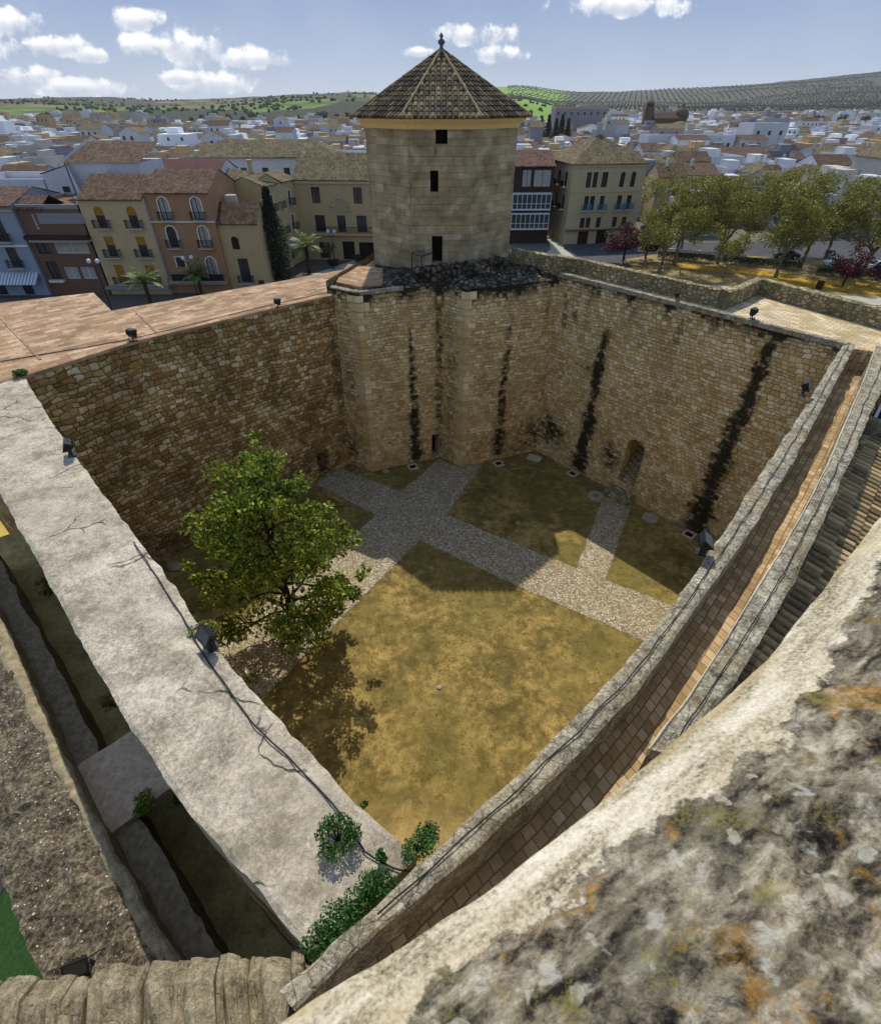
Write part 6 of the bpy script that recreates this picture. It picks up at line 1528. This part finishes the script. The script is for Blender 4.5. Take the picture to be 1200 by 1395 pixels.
# parked cars
def car(loc, rz, m, label):
    r = empty('parked_car', loc, rz, label=label, cat='car', group='cars parked by the park')
    prof = [(-2.1, .35), (-2.12, .75), (-1.95, .9), (-1.2, 1.0), (-.75, 1.42), (.65, 1.45), (1.35, 1.02), (2.05, .9), (2.12, .6), (2.08, .35)]
    mb = MB(); n = len(prof)
    for s in (-1, 1): mb.face([(x, s*(.85 if z < 1.05 else .66), z) for x, z in prof])
    for i in range(n):
        a, b = prof[i], prof[(i+1) % n]; wa, wb = (.85 if a[1] < 1.05 else .66), (.85 if b[1] < 1.05 else .66); mb.face([(a[0], -wa, a[1]), (a[0], wa, a[1]), (b[0], wb, b[1]), (b[0], -wb, b[1])])
    body = obj('body', mb, M[m], r)
    g = MB(); g.face([(-1.14, -.7, 1.06), (-1.14, .7, 1.06), (-.8, .6, 1.39), (-.8, -.6, 1.39)]); g.face([(1.27, -.7, 1.09), (1.27, .7, 1.09), (.72, .6, 1.425), (.72, -.6, 1.425)])
    for s in (-1, 1): g.face([(-1.0, s*.83, 1.06), (1.15, s*.83, 1.06), (.6, s*.69, 1.40), (-.72, s*.69, 1.38)])
    obj('glazing', g, M['pane'], r)
    for x in (-1.3, 1.3):
        for s in (-1, 1):
            w_ = MB(); w_.tube([(x, s*.72, .32), (x, s*.88, .32)], .32, 14); wo = obj('wheel', w_, M['tyre'], r); w_ = MB(); w_.tube([(x, s*.86, .32), (x, s*.89, .32)], .19, 10); obj('rim', w_, M['globe'], wo)
    for s in (-1, 1): h_ = MB(); h_.box(2.0, s*.6-.16, .68, 2.1, s*.6+.16, .82); obj('headlight', h_, M['glass'], r)
car((69.6, 97.6, G+.02), R(-12), 'carwhite', 'white car parked by the hedge, nearest the right-hand purple tree')
car((75.5, 95.2, G+.02), R(-20), 'carwhite', 'pale car at the right edge of the park road')
car((64.0, 104.0, G+.02), R(-15), 'cardark', 'dark car in the shade behind the plane trees')
# lamps
def lamp(loc, label, h=4.6, s=1.0, rz=0):
    r = empty('street_lamp', loc, rz, label=label, cat='street lamp', group='globe lamps of the square')
    mb = MB(); mb.lathe([(.2, 0), (.2, .3), (.1, .5), (.07, .9), (.05, h-.5)], n=10); mb.tube([(-.55, 0, h-.35), (-.4, 0, h-.6), (0, 0, h-.7), (.4, 0, h-.6), (.55, 0, h-.35)], .03, 6); obj('post', mb, M['iron'], r)
    for x in (-.55, .55):
        g = MB(); g.lathe([(.08, -.28), (.22, -.18), (.28, 0), (.22, .18), (.06, .28)], (x, 0, h), 12); obj('lamp_shade', g, M['globe'], r, True)
lamp((-18.7, 98.5, G), 'double-globe lamp on the shaded square, left of the octagonal tower', 5.4)
lamp((-44.8, 72.0, G), 'dark lamp post rising at the notch of the terracotta walk, before the cream house', 6.6)
lamp((-35.5, 78.5, G), 'double-globe lamp in front of the low ochre house', 5.6, rz=.5)

# ------------------------------------------------------------------ woods and olive rows on the hills
rr = random.Random(5)
def blob(mb, x, y, z, r, h):
    n = 5; a0 = rr.uniform(0, 6); b = len(mb.v)
    for k in range(n): a_ = a0+6.283*k/n; mb.v.append((x+r*math.cos(a_)*rr.uniform(.8, 1.2), y+r*math.sin(a_)*rr.uniform(.8, 1.2), z+h*.12))
    for k in range(n): a_ = a0+.6+6.283*k/n; mb.v.append((x+r*.8*math.cos(a_), y+r*.8*math.sin(a_), z+h*.68))
    mb.v.append((x, y, z+h))
    for k in range(n):
        k2 = (k+1) % n; mb.idf((b+k, b+k2, b+n+k)); mb.idf((b+k2, b+n+k2, b+n+k)); mb.idf((b+n+k, b+n+k2, b+2*n))
mb = MB(); c, s_ = math.cos(.5), math.sin(.5)
for i in range(-95, 190):
    for j in range(0, 150):
        u, v = 520+i*15, 1150+j*15; x = 600+(u-600)*c-(v-1900)*s_; y = 1900+(u-600)*s_+(v-1900)*c; s = x/max(y, 1)
        if y < 1130 or y > 3300 or not (.10 < s < .82) or (y < 1600 and s < .235): continue
        if y > 2400 and (i+j) % 2: continue
        if noise.noise(Vector((x*.002, y*.002, 7))) > .38: continue
        if rr.random() < .12: continue
        blob(mb, x+rr.uniform(-2.2, 2.2), y+rr.uniform(-2.2, 2.2), hill_z(s, y)-.3, rr.uniform(1.9, 3.1), rr.uniform(3.4, 4.8))
tag(obj('olive_grove', mb, M['olive'] if 'olive' in M else simple('olive_foliage', '#1f2a18', '#38432a', .3, .1), None, True), 'rows of dark olive trees covering the hills to the right', 'olive grove', kind='stuff')
mb = MB()
for _ in range(3000):
    y = rr.uniform(860, 2700); s = rr.uniform(-.82, .16); x = s*y
    if noise.noise(Vector((x*.005, y*.005, 3)))+.35*noise.noise(Vector((x*.02, y*.02, 9))) < .06: continue
    blob(mb, x, y, hill_z(s, y)-.5, rr.uniform(2, 4.6), rr.uniform(3, 6))
tag(obj('hillside_woods', mb, simple('far_foliage', '#28361d', '#43542b', .3, .1), None, True), 'dark scattered woods and hedgerows on the green hills to the left', 'woods', kind='stuff')

# ------------------------------------------------------------------ litter on the courtyard ground
rr = random.Random(77); mb = MB(); n = 0
def in_court(x, y):
    return (x+y > 3.6) and (y-1.03*x < 36.0) and (y+1.15*x < 39.2) and (y > 1.05*x-1.0) and y < 29
while n < 5200:
    x, y = rr.uniform(-15, 15), rr.uniform(3, 29)
    if not in_court(x, y) or noise.noise(Vector((x*.45, y*.45, 3))) < -.05: continue
    for _ in range(3):
        a = rr.uniform(0, 6.28); h = rr.uniform(.03, .09); dx, dy = math.cos(a), math.sin(a); mb.face([(x+dy*.012, y-dx*.012, .0), (x-dy*.012, y+dx*.012, .0), (x+dx*h*.7, y+dy*h*.7, h)])
    x += .01; n += 1
tag(obj('grass_tufts', mb, leafmat('dry_grass', ('#6a6a2c', '#8a8038', '#a89a50'))), 'thin scattered grass tufts on the courtyard ground', 'grass', kind='stuff')
mb = MB(); n = 0; edges = [((-8.2, 28.0), (-1.21, 22.51)), ((-1.21, 22.51), (9.66, 15.3)), ((-6.9, 30), (-2.57, 27.27)), ((.39, 24.87), (12.0, 17.3)), ((3.1, 30.9), (.39, 24.87)), ((-1.21, 22.51), (-6.2, 14.6)), ((-4, 24.87), (-9.2, 17.2)), ((11, 27.7), (7.6, 20.4)), ((12.3, 26.2), (8.9, 19.6)), ((-15, 21), (-7, 29.2)), ((8, 31), (14.5, 23.2))]
while n < 3000:
    a, b = rr.choice(edges); f = rr.random(); x = a[0]+(b[0]-a[0])*f+rr.gauss(0, .13); y = a[1]+(b[1]-a[1])*f+rr.gauss(0, .13); q = rr.uniform(.012, .035)
    P = [(x+q*math.cos(k*1.256+f)*rr.uniform(.8, 1.2), y+q*math.sin(k*1.256+f)*rr.uniform(.8, 1.2), .018) for k in range(5)]; top = (x, y, .02+q*.9)
    for k in range(5): mb.face([P[k], P[(k+1) % 5], top])
    n += 1
tag(obj('loose_pebbles', mb, M['millstone']), 'loose pebbles spilled along the edges of the paths', 'gravel', kind='stuff')

# ------------------------------------------------------------------ thin haze over the valley
mb = MB(); mb.box(-4600, -420, -6, 4900, 5300, 175)
hm = bpy.data.materials.new('valley_haze'); hm.use_nodes = True; ht = NT(hm.node_tree); ht.N.remove(ht.N['Principled BSDF'])
pv = ht.n('ShaderNodeVolumePrincipled', {'Color': (.86, .9, .97, 1), 'Density': .000055, 'Anisotropy': .25}); ht.L.new(pv.outputs[0], ht.N['Material Output'].inputs['Volume'])
structure('haze', mb, hm, kind='stuff')
